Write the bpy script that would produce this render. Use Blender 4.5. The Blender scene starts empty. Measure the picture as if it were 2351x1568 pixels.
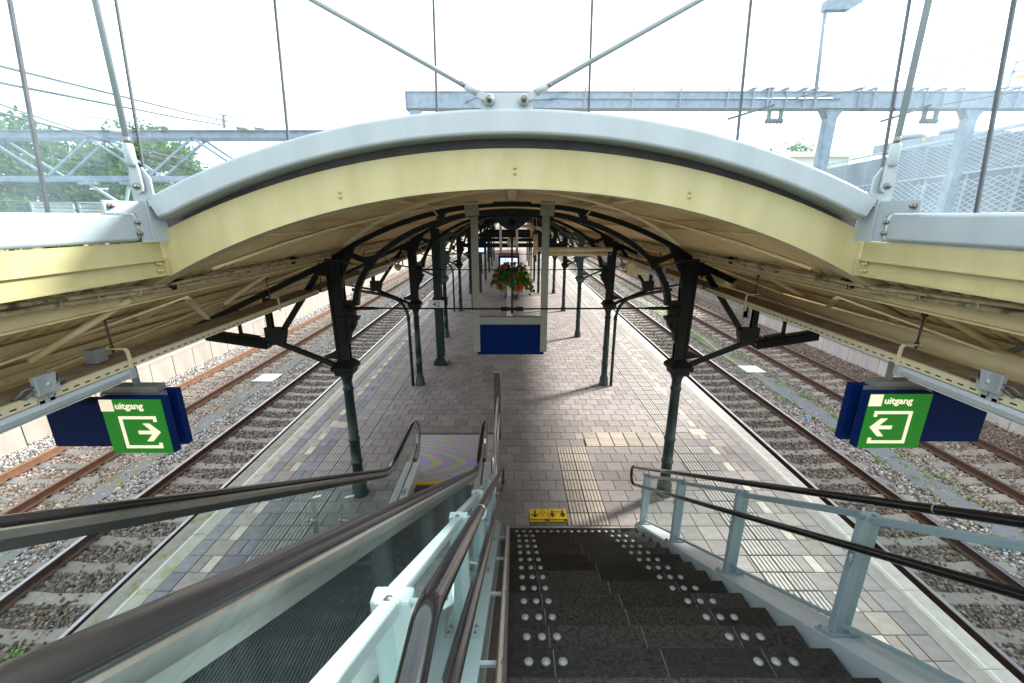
import bpy, bmesh, math, random
import numpy as np
from mathutils import Vector, Matrix
random.seed(7); rng=np.random.default_rng(7)
PI=math.pi
sc=bpy.context.scene
# ------------------------------------------------------------------ camera, sky, sun, exposure
cam_d=bpy.data.cameras.new('camera'); cam=bpy.data.objects.new('camera',cam_d)
sc.collection.objects.link(cam); sc.camera=cam
CAMZ=4.63
cam.location=(0,0,CAMZ); cam.rotation_euler=(math.radians(90-16.32),0,0)
cam_d.sensor_width=36; cam_d.lens=970/2351*36; cam_d.clip_start=.05; cam_d.clip_end=3000
SUN_AZ=math.radians(60); SUN_EL=math.radians(31)
W=bpy.data.worlds.new('World'); sc.world=W; W.use_nodes=True
nt=W.node_tree; nt.nodes.clear()
out=nt.nodes.new('ShaderNodeOutputWorld'); bg=nt.nodes.new('ShaderNodeBackground')
sky=nt.nodes.new('ShaderNodeTexSky'); sky.sky_type='NISHITA'; sky.sun_disc=False
sky.sun_elevation=SUN_EL; sky.sun_rotation=SUN_AZ; sky.air_density=1.0; sky.dust_density=1.5
tc=nt.nodes.new('ShaderNodeTexCoord'); cn=nt.nodes.new('ShaderNodeTexNoise')
cn.inputs['Scale'].default_value=1.7; cn.inputs['Detail'].default_value=5
cr=nt.nodes.new('ShaderNodeValToRGB'); cr.color_ramp.elements[0].position=.30; cr.color_ramp.elements[1].position=.52
cr.color_ramp.elements[0].color=(.10,.10,.10,1)
mx=nt.nodes.new('ShaderNodeMix'); mx.data_type='RGBA'; mx.inputs['B'].default_value=(9.5,9.8,10.2,1)
nt.links.new(tc.outputs['Generated'],cn.inputs['Vector']); nt.links.new(cn.outputs['Fac'],cr.inputs['Fac'])
nt.links.new(cr.outputs['Color'],mx.inputs['Factor']); nt.links.new(sky.outputs['Color'],mx.inputs['A'])
nt.links.new(mx.outputs['Result'],bg.inputs['Color']); bg.inputs['Strength'].default_value=.10
nt.links.new(bg.outputs['Background'],out.inputs['Surface'])
sd=bpy.data.lights.new('sun','SUN'); sd.energy=3.9; sd.angle=math.radians(8); sd.color=(1,.94,.85)
sun=bpy.data.objects.new('sun',sd); sc.collection.objects.link(sun)
S=Vector((math.sin(SUN_AZ)*math.cos(SUN_EL),math.cos(SUN_AZ)*math.cos(SUN_EL),math.sin(SUN_EL)))
sun.rotation_euler=S.to_track_quat('Z','Y').to_euler(); sun.location=(30,20,30)
sc.view_settings.view_transform='Standard'; sc.view_settings.look='None'
sc.view_settings.exposure=1.64; sc.view_settings.gamma=1; sc.view_settings.use_curve_mapping=False
sc.cycles.max_bounces=10; sc.cycles.diffuse_bounces=7; sc.cycles.glossy_bounces=4
sc.cycles.transparent_max_bounces=16; sc.cycles.transmission_bounces=4
sc.cycles.use_denoising=True; sc.cycles.sample_clamp_indirect=6
sc.cycles.caustics_reflective=False; sc.cycles.caustics_refractive=False

# ------------------------------------------------------------------ materials
def mat(name,c1,c2=None,scale=4,rough=.6,metal=0,bump=0,bscale=30,rnd=0,island=0,detail=4,stretch=None,lo=.35,hi=.65,spec=None,world=False,dirt=None):
    m=bpy.data.materials.new(name); m.use_nodes=True; t=m.node_tree; b=t.nodes['Principled BSDF']
    b.inputs['Roughness'].default_value=rough; b.inputs['Metallic'].default_value=metal
    if spec is not None: b.inputs['Specular IOR Level'].default_value=spec
    col=t.nodes.new('ShaderNodeMix'); col.data_type='RGBA'; col.inputs['A'].default_value=(*c1,1)
    c2=c2 or c1; col.inputs['B'].default_value=(*c2,1)
    if world:
        g=t.nodes.new('ShaderNodeNewGeometry'); vec=g.outputs['Position']
    else:
        g=t.nodes.new('ShaderNodeTexCoord'); vec=g.outputs['Object']
    if stretch:
        mp=t.nodes.new('ShaderNodeMapping'); mp.inputs['Scale'].default_value=stretch; t.links.new(vec,mp.inputs['Vector']); vec=mp.outputs['Vector']
    n=t.nodes.new('ShaderNodeTexNoise'); n.inputs['Scale'].default_value=scale; n.inputs['Detail'].default_value=detail
    t.links.new(vec,n.inputs['Vector'])
    mr=t.nodes.new('ShaderNodeMapRange'); mr.inputs[1].default_value=lo; mr.inputs[2].default_value=hi
    t.links.new(n.outputs['Fac'],mr.inputs[0]); t.links.new(mr.outputs[0],col.inputs['Factor'])
    res=col.outputs['Result']
    if dirt:  # (colour, scale, threshold)
        n2=t.nodes.new('ShaderNodeTexNoise'); n2.inputs['Scale'].default_value=dirt[1]; n2.inputs['Detail'].default_value=8; n2.inputs['Roughness'].default_value=.7
        t.links.new(vec,n2.inputs['Vector'])
        m2=t.nodes.new('ShaderNodeMapRange'); m2.inputs[1].default_value=dirt[2]; m2.inputs[2].default_value=dirt[2]+.12; m2.inputs[4].default_value=dirt[3] if len(dirt)>3 else .8
        t.links.new(n2.outputs['Fac'],m2.inputs[0])
        c3=t.nodes.new('ShaderNodeMix'); c3.data_type='RGBA'; c3.inputs['B'].default_value=(*dirt[0],1)
        t.links.new(m2.outputs[0],c3.inputs['Factor']); t.links.new(res,c3.inputs['A']); res=c3.outputs['Result']
    if rnd or island:
        if island: r=t.nodes.new('ShaderNodeNewGeometry').outputs['Random Per Island']
        else: r=t.nodes.new('ShaderNodeObjectInfo').outputs['Random']
        k=island or rnd
        mm=t.nodes.new('ShaderNodeMapRange'); mm.inputs[3].default_value=1-k; mm.inputs[4].default_value=1+k
        t.links.new(r,mm.inputs[0])
        h=t.nodes.new('ShaderNodeVectorMath'); h.operation='SCALE'
        t.links.new(res,h.inputs[0]); t.links.new(mm.outputs[0],h.inputs['Scale']); res=h.outputs['Vector']
    t.links.new(res,b.inputs['Base Color'])
    if bump:
        n3=t.nodes.new('ShaderNodeTexNoise'); n3.inputs['Scale'].default_value=bscale; n3.inputs['Detail'].default_value=5
        t.links.new(vec,n3.inputs['Vector'])
        bp=t.nodes.new('ShaderNodeBump'); bp.inputs['Strength'].default_value=bump; bp.inputs['Distance'].default_value=.01
        t.links.new(n3.outputs['Fac'],bp.inputs['Height']); t.links.new(bp.outputs['Normal'],b.inputs['Normal'])
    return m
def glassmat(name,tint=(.93,.97,.97),dust=.06,dscale=3,refl=1.0,dustcol=(.75,.82,.88)):
    m=bpy.data.materials.new(name); m.use_nodes=True; t=m.node_tree; t.nodes.clear()
    o=t.nodes.new('ShaderNodeOutputMaterial'); tr=t.nodes.new('ShaderNodeBsdfTransparent'); tr.inputs['Color'].default_value=(*tint,1)
    gl=t.nodes.new('ShaderNodeBsdfGlossy'); gl.inputs['Roughness'].default_value=.01
    fr=t.nodes.new('ShaderNodeLayerWeight'); pw=t.nodes.new('ShaderNodeMath'); pw.operation='POWER'; pw.inputs[1].default_value=5
    t.links.new(fr.outputs['Facing'],pw.inputs[0])
    ml=t.nodes.new('ShaderNodeMath'); ml.operation='MULTIPLY_ADD'; ml.inputs[1].default_value=.55*refl; ml.inputs[2].default_value=.025*refl; ml.use_clamp=True
    m1=t.nodes.new('ShaderNodeMixShader'); m2=t.nodes.new('ShaderNodeMixShader')
    df=t.nodes.new('ShaderNodeBsdfDiffuse'); df.inputs['Color'].default_value=(*dustcol,1)
    tl=t.nodes.new('ShaderNodeBsdfTranslucent'); tl.inputs['Color'].default_value=(*dustcol,1)
    m3=t.nodes.new('ShaderNodeMixShader'); m3.inputs['Fac'].default_value=.6
    n=t.nodes.new('ShaderNodeTexNoise'); n.inputs['Scale'].default_value=dscale; n.inputs['Detail'].default_value=8; n.inputs['Roughness'].default_value=.75
    g=t.nodes.new('ShaderNodeNewGeometry'); mp=t.nodes.new('ShaderNodeMapping'); mp.inputs['Scale'].default_value=(1,1,.35)
    t.links.new(g.outputs['Position'],mp.inputs['Vector']); t.links.new(mp.outputs['Vector'],n.inputs['Vector'])
    mr=t.nodes.new('ShaderNodeMapRange'); mr.inputs[1].default_value=.35; mr.inputs[2].default_value=.75; mr.inputs[3].default_value=dust*.4; mr.inputs[4].default_value=dust*1.8
    t.links.new(n.outputs['Fac'],mr.inputs[0])
    t.links.new(pw.outputs[0],ml.inputs[0]); t.links.new(ml.outputs[0],m1.inputs['Fac'])
    t.links.new(tr.outputs[0],m1.inputs[1]); t.links.new(gl.outputs[0],m1.inputs[2])
    t.links.new(df.outputs[0],m3.inputs[1]); t.links.new(tl.outputs[0],m3.inputs[2])
    t.links.new(mr.outputs[0],m2.inputs['Fac']); t.links.new(m1.outputs[0],m2.inputs[1]); t.links.new(m3.outputs[0],m2.inputs[2])
    t.links.new(m2.outputs[0],o.inputs['Surface'])
    return m
def emit(name,c,s):
    m=mat(name,c,rough=.4); b=m.node_tree.nodes['Principled BSDF']
    b.inputs['Emission Color'].default_value=(*c,1); b.inputs['Emission Strength'].default_value=s
    return m
MT={}
MT['iron']=mat('black_iron_paint',(.004,.006,.0065),(.008,.011,.012),6,.4,spec=.2,bump=.25,bscale=60,dirt=((.06,.05,.04),9,.66,.5))
MT['iron_teal']=mat('teal_iron_paint',(.035,.085,.095),(.05,.11,.12),6,.42,bump=.2,bscale=60)
MT['green']=mat('dark_green_paint',(.005,.018,.017),(.008,.025,.023),5,.4,spec=.4,bump=.15,bscale=50,dirt=((.05,.06,.05),7,.66,.5))
MT['white']=mat('bluish_white_paint',(.41,.46,.485),(.355,.405,.43),2.2,.34,bump=.06,bscale=12,stretch=(2.5,2.5,.7),lo=.38,hi=.75,dirt=((.20,.155,.10),9,.655,.6))
MT['rod']=mat('grey_rod_paint',(.30,.355,.375),(.35,.40,.42),6,.4)
MT['cream']=mat('cream_paint',(.46,.405,.20),(.52,.46,.245),2,.5,bump=.15,bscale=60,stretch=(3,3,.8),dirt=((.25,.19,.10),9,.65,.6))
MT['cream_dirty']=mat('grimy_cream_paint',(.68,.55,.31),(.76,.63,.38),5,.5,bump=.3,bscale=50,dirt=((.26,.17,.08),6,.62,.6))
MT['soffit']=mat('aged_cream_board',(.80,.63,.36),(.86,.70,.43),3,.33,bump=.1,bscale=30,rnd=.06,dirt=((.26,.19,.10),3,.62,.5),stretch=(1,4,1))
MT['soffit_far']=mat('aged_cream_board_far',(.80,.63,.36),(.86,.70,.43),3,.33,island=.06)
MT['gap']=mat('dark_board_gap',(.05,.035,.018),None,4,.9)
MT['postdark']=mat('dull_stainless',(.10,.092,.08),(.13,.12,.105),9,.42,.3)
MT['conduit']=mat('flaking_conduit_paint',(.60,.51,.31),(.42,.33,.19),9,.6,bump=.5,bscale=40,dirt=((.04,.032,.028),8,.53,.9))
MT['duct']=mat('cable_duct_cream',(.72,.64,.42),(.68,.60,.40),5,.5,dirt=((.25,.18,.10),12,.68,.6))
MT['dust']=mat('dusty_duct_lid',(.20,.145,.085),(.30,.23,.14),9,.95,bump=.8,bscale=60,dirt=((.10,.07,.045),3,.58,.7))
MT['post']=mat('railing_paint_shaded',(.24,.32,.35),(.27,.35,.38),3,.35)  # railing paint for the right side, shade put into its tone
MT['post_lit']=mat('railing_paint_lit',(.44,.55,.545),(.47,.58,.575),3,.30)  # same railing paint for the left side, light put into its tone
MT['blacktube']=mat('black_handrail_coating',(.006,.006,.007),(.010,.009,.010),20,.12,spec=.6)
MT['rubber']=mat('escalator_rubber',(.010,.009,.010),(.014,.012,.013),8,.24,spec=.5)
MT['steel']=mat('brushed_steel',(.50,.48,.45),(.58,.56,.52),6,.30,1,stretch=(8,.3,8))
MT['steel_light']=mat('satin_aluminium',(.62,.62,.62),(.68,.68,.68),6,.4,.25)
MT['galv']=mat('galvanised_steel',(.17,.225,.30),(.25,.31,.39),7,.5,.2,dirt=((.22,.26,.32),20,.60,.6))
MT['bolt']=mat('bolt_metal',(.30,.28,.26),(.22,.20,.18),30,.45,.8)
MT['gasket']=mat('dark_rubber_seal',(.045,.047,.055),(.07,.07,.08),5,.6)
MT['seal']=mat('glazing_seal',(.05,.055,.065),(.09,.09,.10),9,.5)
MT['glass']=glassmat('hall_glass',(.90,.96,.98),.035,2.2)
MT['glass_side']=glassmat('hall_side_glass',(.88,.955,.975),.07,1.6,1.2,(.70,.80,.90))
MT['glass_rail']=glassmat('railing_glass',(.92,.965,.96),.006,5,.55)
MT['blue']=mat('sign_blue',(.0,.014,.105),(.0,.018,.12),3,.5,spec=.1)
MT['sgreen']=emit('sign_green',(.0,.15,.006),.2)
MT['swhite']=emit('sign_white',(.80,.72,.55),.25)
MT['grey']=mat('sign_housing_grey',(.22,.235,.24),(.27,.28,.28),6,.5,.2)
MT['beige_frame']=mat('stone_grey_paint',(.30,.31,.27),(.34,.35,.31),12,.6,bump=.2,bscale=200)
MT['lamp']=mat('luminaire_plastic',(.50,.55,.58),(.56,.61,.64),4,.4)
MT['lampgrey']=mat('cooler_grey',(.24,.28,.32),(.28,.32,.36),3,.5)
MT['paver']=mat('grey_concrete_paver',(.222,.204,.200),(.282,.260,.254),7,.75,bump=.3,bscale=160,rnd=.16,dirt=((.135,.12,.115),1.7,.55,.55))
MT['paver_far']=mat('grey_concrete_paver_joined',(.235,.216,.218),(.30,.277,.278),7,.75,island=.16,dirt=((.135,.12,.115),1.7,.55,.55))
MT['paver_dark']=mat('slate_grey_paver',(.165,.168,.19),(.22,.22,.24),8,.7,bump=.3,bscale=160,rnd=.18)
MT['paver_dark_far']=mat('slate_grey_paver_joined',(.165,.168,.19),(.22,.22,.24),8,.7,island=.18)
MT['paver_brown']=mat('sandy_paver',(.26,.235,.21),(.33,.295,.26),8,.75,bump=.3,bscale=160,rnd=.2)
MT['paver_brown_far']=mat('sandy_paver_joined',(.26,.235,.21),(.33,.295,.26),8,.75,island=.2)
MT['paver_white']=mat('pale_marker_paver',(.46,.44,.38),(.55,.53,.46),8,.8,bump=.3,bscale=160,rnd=.1)
MT['tactile']=mat('ribbed_guide_tile',(.36,.345,.33),(.43,.415,.395),8,.75,bump=.2,bscale=160,rnd=.1,dirt=((.20,.18,.15),5,.60,.6))
MT['tactile_beige']=mat('beige_ribbed_guide_tile',(.42,.37,.315),(.49,.435,.375),8,.75,bump=.2,bscale=160,rnd=.14,dirt=((.25,.20,.15),5,.62,.5))
MT['groove']=mat('dirty_tile_groove',(.13,.12,.11),(.17,.16,.145),8,.9)
MT['coping']=mat('coping_concrete',(.40,.39,.35),(.50,.48,.44),6,.8,bump=.4,bscale=90,dirt=((.30,.29,.26),9,.58,.6))
MT['coping_moss']=mat('mossy_coping_concrete',(.37,.36,.32),(.44,.43,.39),6,.85,bump=.4,bscale=90,world=True,dirt=((.25,.28,.07),5,.50,.8))
MT['line']=mat('white_edge_line',(.72,.71,.68),(.60,.59,.55),20,.7)
MT['joint']=mat('joint_sand',(.10,.085,.065),(.15,.13,.10),12,.95)
MT['granite']=mat('dark_granite',(.009,.0085,.008),(.038,.036,.032),45,.36,bump=.25,bscale=90,detail=6,rnd=.5,dirt=((.075,.068,.058),3,.62,.5))
MT['marble']=mat('white_marble_stud',(.30,.315,.33),(.38,.39,.40),30,.45)
MT['studring']=mat('stud_ring',(.16,.14,.11),None,9,.6)
MT['grout']=mat('pale_grout',(.17,.16,.15),None,9,.8)
MT['sleeper']=mat('concrete_sleeper',(.17,.155,.135),(.23,.215,.19),9,.85,bump=.5,bscale=40,rnd=.15,dirt=((.16,.125,.09),5,.56,.6))
MT['rail_side']=mat('rail_rust_brown',(.075,.040,.028),(.11,.058,.038),9,.7,.2,bump=.3,bscale=40)
MT['rail_rust']=mat('rail_rust_orange',(.165,.085,.048),(.22,.115,.065),9,.75,.1,bump=.3,bscale=40)
MT['rail_top']=mat('polished_rail_head',(.30,.28,.29),(.36,.34,.36),5,.33,1)
MT['clip']=mat('rusty_rail_clip',(.06,.03,.02),(.10,.055,.035),20,.7,.3)
MT['wallpanel']=mat('concrete_wall_panel',(.215,.198,.178),(.27,.25,.225),2,.8,bump=.2,bscale=40,rnd=.06,dirt=((.30,.26,.21),2.5,.60,.6),stretch=(1,1,.35))
MT['wallpanel_stained']=mat('stained_wall_panel',(.40,.37,.36),(.52,.48,.47),3,.8,bump=.3,bscale=40,rnd=.1,dirt=((.20,.18,.16),3,.54,.7),stretch=(2,2,.2))
MT['wall_old']=mat('old_concrete_wall',(.16,.15,.13),(.21,.20,.175),3,.9,bump=.6,bscale=20,dirt=((.16,.18,.09),3,.55,.7))
MT['bark']=mat('tree_bark',(.06,.045,.03),(.10,.08,.06),12,.9,bump=.6,bscale=20)
def leafmat(name,c,k=.45,tr=.35):
    m=mat(name,c,tuple(x*1.25 for x in c),6,.55,island=k); t=m.node_tree
    b=t.nodes['Principled BSDF']; o=t.nodes['Material Output']
    tl=t.nodes.new('ShaderNodeBsdfTranslucent'); ms=t.nodes.new('ShaderNodeMixShader'); ms.inputs['Fac'].default_value=tr
    src=b.inputs['Base Color'].links[0].from_socket; t.links.new(src,tl.inputs['Color'])
    t.links.new(b.outputs[0],ms.inputs[1]); t.links.new(tl.outputs[0],ms.inputs[2]); t.links.new(ms.outputs[0],o.inputs['Surface'])
    return m
MT['leaf']=leafmat('tree_leaves',(.055,.15,.012))
MT['leaf2']=leafmat('flower_leaves',(.05,.20,.015),.6)
MT['weed']=leafmat('weed_leaves',(.12,.24,.02))
MT['moss']=leafmat('ochre_moss',(.24,.20,.03),.4,.1)
MT['deadleaf']=leafmat('fallen_leaves',(.11,.072,.052),.5,.1)
MT['red']=mat('red_petals',(.55,.01,.012),(.65,.03,.03),9,.5,island=.3)
MT['pink']=mat('pink_petals',(.65,.02,.16),(.7,.05,.22),9,.5,island=.3)
MT['whitep']=mat('white_petals',(.62,.52,.46),(.72,.62,.56),9,.5,island=.2)
MT['pot']=mat('grey_planter',(.15,.18,.20),(.20,.23,.25),4,.5)
MT['yellow']=mat('yellow_paint',(.75,.48,.01),(.80,.52,.02),8,.5,dirt=((.35,.25,.05),9,.64,.5))
MT['ink']=mat('black_print',(.012,.012,.02),None,4,.5)
MT['sgwhite']=mat('enamel_white',(.75,.75,.72),(.80,.80,.77),9,.4)
MT['screen']=emit('display_screen',(.55,.72,.85),.5)
MT['screentext']=mat('display_text',(.03,.10,.30),None,4,.4)
MT['skyblue']=mat('reader_blue',(.03,.25,.75),None,4,.4)
MT['wood']=mat('bench_wood',(.22,.11,.06),(.30,.16,.09),8,.6,stretch=(1,8,8))
MT['brick']=mat('cream_render_wall',(.68,.64,.52),(.74,.70,.58),1,.8)
MT['mesh']=mat('expanded_metal',(.30,.36,.42),(.35,.41,.47),3,.5,.1)
MT['deckdark']=mat('parking_deck_blue_grey',(.07,.105,.14),(.12,.165,.21),.6,.7)  # dark blue-grey backing wall behind the mesh
MT['plastic']=mat('junction_box_grey',(.36,.39,.41),(.42,.45,.47),9,.5)
MT['slot']=mat('slot_shadow',(.008,.007,.006),None,5,.9)
MT['insul']=mat('insulator_glaze',(.20,.16,.20),(.30,.26,.30),5,.2)
MT['insulg']=mat('insulator_green',(.25,.42,.20),None,5,.3)
MT['wire']=mat('contact_wire',(.05,.06,.065),None,5,.5,.5)
MT['cableg']=mat('grey_cable',(.13,.15,.17),None,5,.5)
MT['dome']=mat('camera_dome',(.30,.36,.42),(.36,.42,.48),5,.2,.3)
MT['amber']=mat('amber_lens',(.8,.42,.02),None,5,.2)
MT['rust']=mat('rusty_threaded_rod',(.07,.055,.045),(.12,.085,.06),20,.7,.4)
MT['pipe']=mat('cream_pipe',(.72,.62,.38),(.76,.66,.42),4,.45,dirt=((.30,.16,.06),4,.58,.7))
MT['pipe2']=mat('pale_water_pipe',(.66,.60,.50),(.72,.66,.56),4,.5)
MT['litter']=mat('blue_litter',(.02,.30,.60),None,4,.4)
MT['hatch']=mat('white_cover_plate',(.56,.56,.58),(.64,.64,.66),6,.6)
# ballast with position dependent staining
def ballast_mat(name,base_island=True):
    m=bpy.data.materials.new(name); m.use_nodes=True; t=m.node_tree; b=t.nodes['Principled BSDF']; b.inputs['Roughness'].default_value=.8
    g=t.nodes.new('ShaderNodeNewGeometry'); oi=t.nodes.new('ShaderNodeObjectInfo')
    sp=t.nodes.new('ShaderNodeSeparateXYZ'); t.links.new(g.outputs['Position'],sp.inputs[0])
    rp=t.nodes.new('ShaderNodeValToRGB'); rp.color_ramp.interpolation='CONSTANT'
    cols=[(.27,.26,.245),(.15,.125,.10),(.40,.39,.38),(.18,.17,.16),(.27,.205,.15),(.24,.255,.27),(.48,.465,.45),(.10,.095,.09),(.30,.29,.28),(.20,.16,.125)]
    e=rp.color_ramp.elements; e[0].color=(*cols[0],1); e[1].position=1/len(cols); e[1].color=(*cols[1],1)
    for i,c in enumerate(cols[2:],2):
        x=e.new(i/len(cols)); x.color=(*c,1)
    t.links.new(oi.outputs['Random'],rp.inputs['Fac'])
    # stain ramp along x : brown soiled ballast between the rails of each track, clean and pale outside
    mr=t.nodes.new('ShaderNodeMapRange'); mr.inputs[1].default_value=-14; mr.inputs[2].default_value=14; t.links.new(sp.outputs['X'],mr.inputs[0])
    st=t.nodes.new('ShaderNodeValToRGB'); el=st.color_ramp.elements
    def P(x): return (x+14)/28
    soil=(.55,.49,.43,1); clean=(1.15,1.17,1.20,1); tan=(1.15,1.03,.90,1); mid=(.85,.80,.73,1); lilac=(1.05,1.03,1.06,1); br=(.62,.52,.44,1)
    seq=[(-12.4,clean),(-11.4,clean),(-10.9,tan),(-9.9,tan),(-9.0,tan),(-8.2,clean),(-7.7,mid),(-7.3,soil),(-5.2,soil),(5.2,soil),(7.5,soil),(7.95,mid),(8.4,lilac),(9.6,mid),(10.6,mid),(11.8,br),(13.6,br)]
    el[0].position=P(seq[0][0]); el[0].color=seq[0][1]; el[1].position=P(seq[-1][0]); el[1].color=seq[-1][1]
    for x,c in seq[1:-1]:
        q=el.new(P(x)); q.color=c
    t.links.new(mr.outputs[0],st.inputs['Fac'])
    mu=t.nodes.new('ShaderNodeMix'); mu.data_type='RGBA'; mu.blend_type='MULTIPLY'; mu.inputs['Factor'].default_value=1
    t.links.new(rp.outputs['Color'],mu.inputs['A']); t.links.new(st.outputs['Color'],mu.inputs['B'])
    if not base_island:
        n=t.nodes.new('ShaderNodeTexVoronoi'); n.inputs['Scale'].default_value=16; t.links.new(g.outputs['Position'],n.inputs['Vector'])
        se=t.nodes.new('ShaderNodeSeparateColor'); t.links.new(n.outputs['Color'],se.inputs[0]); t.links.new(se.outputs[0],rp.inputs['Fac'])
        bp=t.nodes.new('ShaderNodeBump'); bp.inputs['Strength'].default_value=1; bp.inputs['Distance'].default_value=.03; bp.invert=True
        t.links.new(n.outputs['Distance'],bp.inputs['Height']); t.links.new(bp.outputs['Normal'],b.inputs['Normal'])
    t.links.new(mu.outputs['Result'],b.inputs['Base Color'])
    return m
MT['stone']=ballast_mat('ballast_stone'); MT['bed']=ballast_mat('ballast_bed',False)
MT['grit']=mat('fine_grey_grit',(.11,.125,.135),(.17,.185,.195),60,.9,bump=.8,bscale=120,world=True,dirt=((.22,.20,.05),1.3,.56,.7))
MT['soil']=mat('grassy_ground',(.10,.13,.05),(.20,.19,.12),.6,.9,world=True)
# escalator landing plate : finely grooved plate, moire sheen bands painted into its base colour
def rainbow():
    m=bpy.data.materials.new('moire_painted_landing_plate'); m.use_nodes=True; t=m.node_tree; b=t.nodes['Principled BSDF']
    b.inputs['Roughness'].default_value=.45
    g=t.nodes.new('ShaderNodeNewGeometry'); sp=t.nodes.new('ShaderNodeSeparateXYZ'); t.links.new(g.outputs['Position'],sp.inputs[0])
    def M(op,a,b_=None):
        n=t.nodes.new('ShaderNodeMath'); n.operation=op
        for i,v in enumerate((a,b_)):
            if v is None: continue
            if isinstance(v,(int,float)): n.inputs[i].default_value=v
            else: t.links.new(v,n.inputs[i])
        return n.outputs[0]
    dx=M('ADD',sp.outputs['X'],1.75); dy=M('SUBTRACT',sp.outputs['Y'],7.32)
    q=M('MULTIPLY',M('MULTIPLY',dy,dy),2.3); lin=M('MULTIPLY',dx,1.15)
    f=M('ADD',M('MULTIPLY',dx,2.2),M('MULTIPLY',M('POWER',M('ABSOLUTE',dy),1.75),6.5)); ns=t.nodes.new('ShaderNodeTexNoise'); ns.inputs['Scale'].default_value=3
    t.links.new(g.outputs['Position'],ns.inputs['Vector'])
    f=M('ADD',f,M('MULTIPLY',ns.outputs['Fac'],.16))
    f=M('FRACT',f)
    r=t.nodes.new('ShaderNodeValToRGB'); e=r.color_ramp.elements
    seq=[(0,(.44,.32,.62)),(.30,(.46,.32,.66)),(.42,(.26,.40,.60)),(.55,(.38,.53,.24)),(.78,(.45,.55,.24)),(.90,(.65,.44,.32)),(1,(.44,.32,.62))]
    e[0].position=0; e[0].color=(*seq[0][1],1); e[1].position=1; e[1].color=(*seq[-1][1],1)
    for p,c in seq[1:-1]:
        x=e.new(p); x.color=(*c,1)
    t.links.new(f,r.inputs['Fac']); t.links.new(r.outputs['Color'],b.inputs['Base Color'])
    w=t.nodes.new('ShaderNodeTexWave'); w.bands_direction='X'; w.inputs['Scale'].default_value=18; t.links.new(g.outputs['Position'],w.inputs['Vector'])
    bp=t.nodes.new('ShaderNodeBump'); bp.inputs['Strength'].default_value=.3; bp.inputs['Distance'].default_value=.003
    t.links.new(w.outputs['Fac'],bp.inputs['Height']); t.links.new(bp.outputs['Normal'],b.inputs['Normal'])
    return m
MT['rainbow']=rainbow()
def grooved(name,c1,c2,sc_,rough=.5,metal=.2):
    m=bpy.data.materials.new(name); m.use_nodes=True; t=m.node_tree; b=t.nodes['Principled BSDF']
    b.inputs['Roughness'].default_value=rough; b.inputs['Metallic'].default_value=metal
    g=t.nodes.new('ShaderNodeTexCoord'); w=t.nodes.new('ShaderNodeTexWave'); w.bands_direction='X'; w.inputs['Scale'].default_value=sc_
    t.links.new(g.outputs['Object'],w.inputs['Vector'])
    r=t.nodes.new('ShaderNodeValToRGB'); r.color_ramp.elements[0].position=.4; r.color_ramp.elements[1].position=.6
    r.color_ramp.elements[0].color=(*c1,1); r.color_ramp.elements[1].color=(*c2,1)
    t.links.new(w.outputs['Fac'],r.inputs['Fac']); t.links.new(r.outputs['Color'],b.inputs['Base Color'])
    bp=t.nodes.new('ShaderNodeBump'); bp.inputs['Strength'].default_value=.8; bp.inputs['Distance'].default_value=.006
    t.links.new(w.outputs['Fac'],bp.inputs['Height']); t.links.new(bp.outputs['Normal'],b.inputs['Normal'])
    return m
MT['step']=grooved('grooved_escalator_step',(.006,.008,.009),(.085,.10,.105),16)

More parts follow.
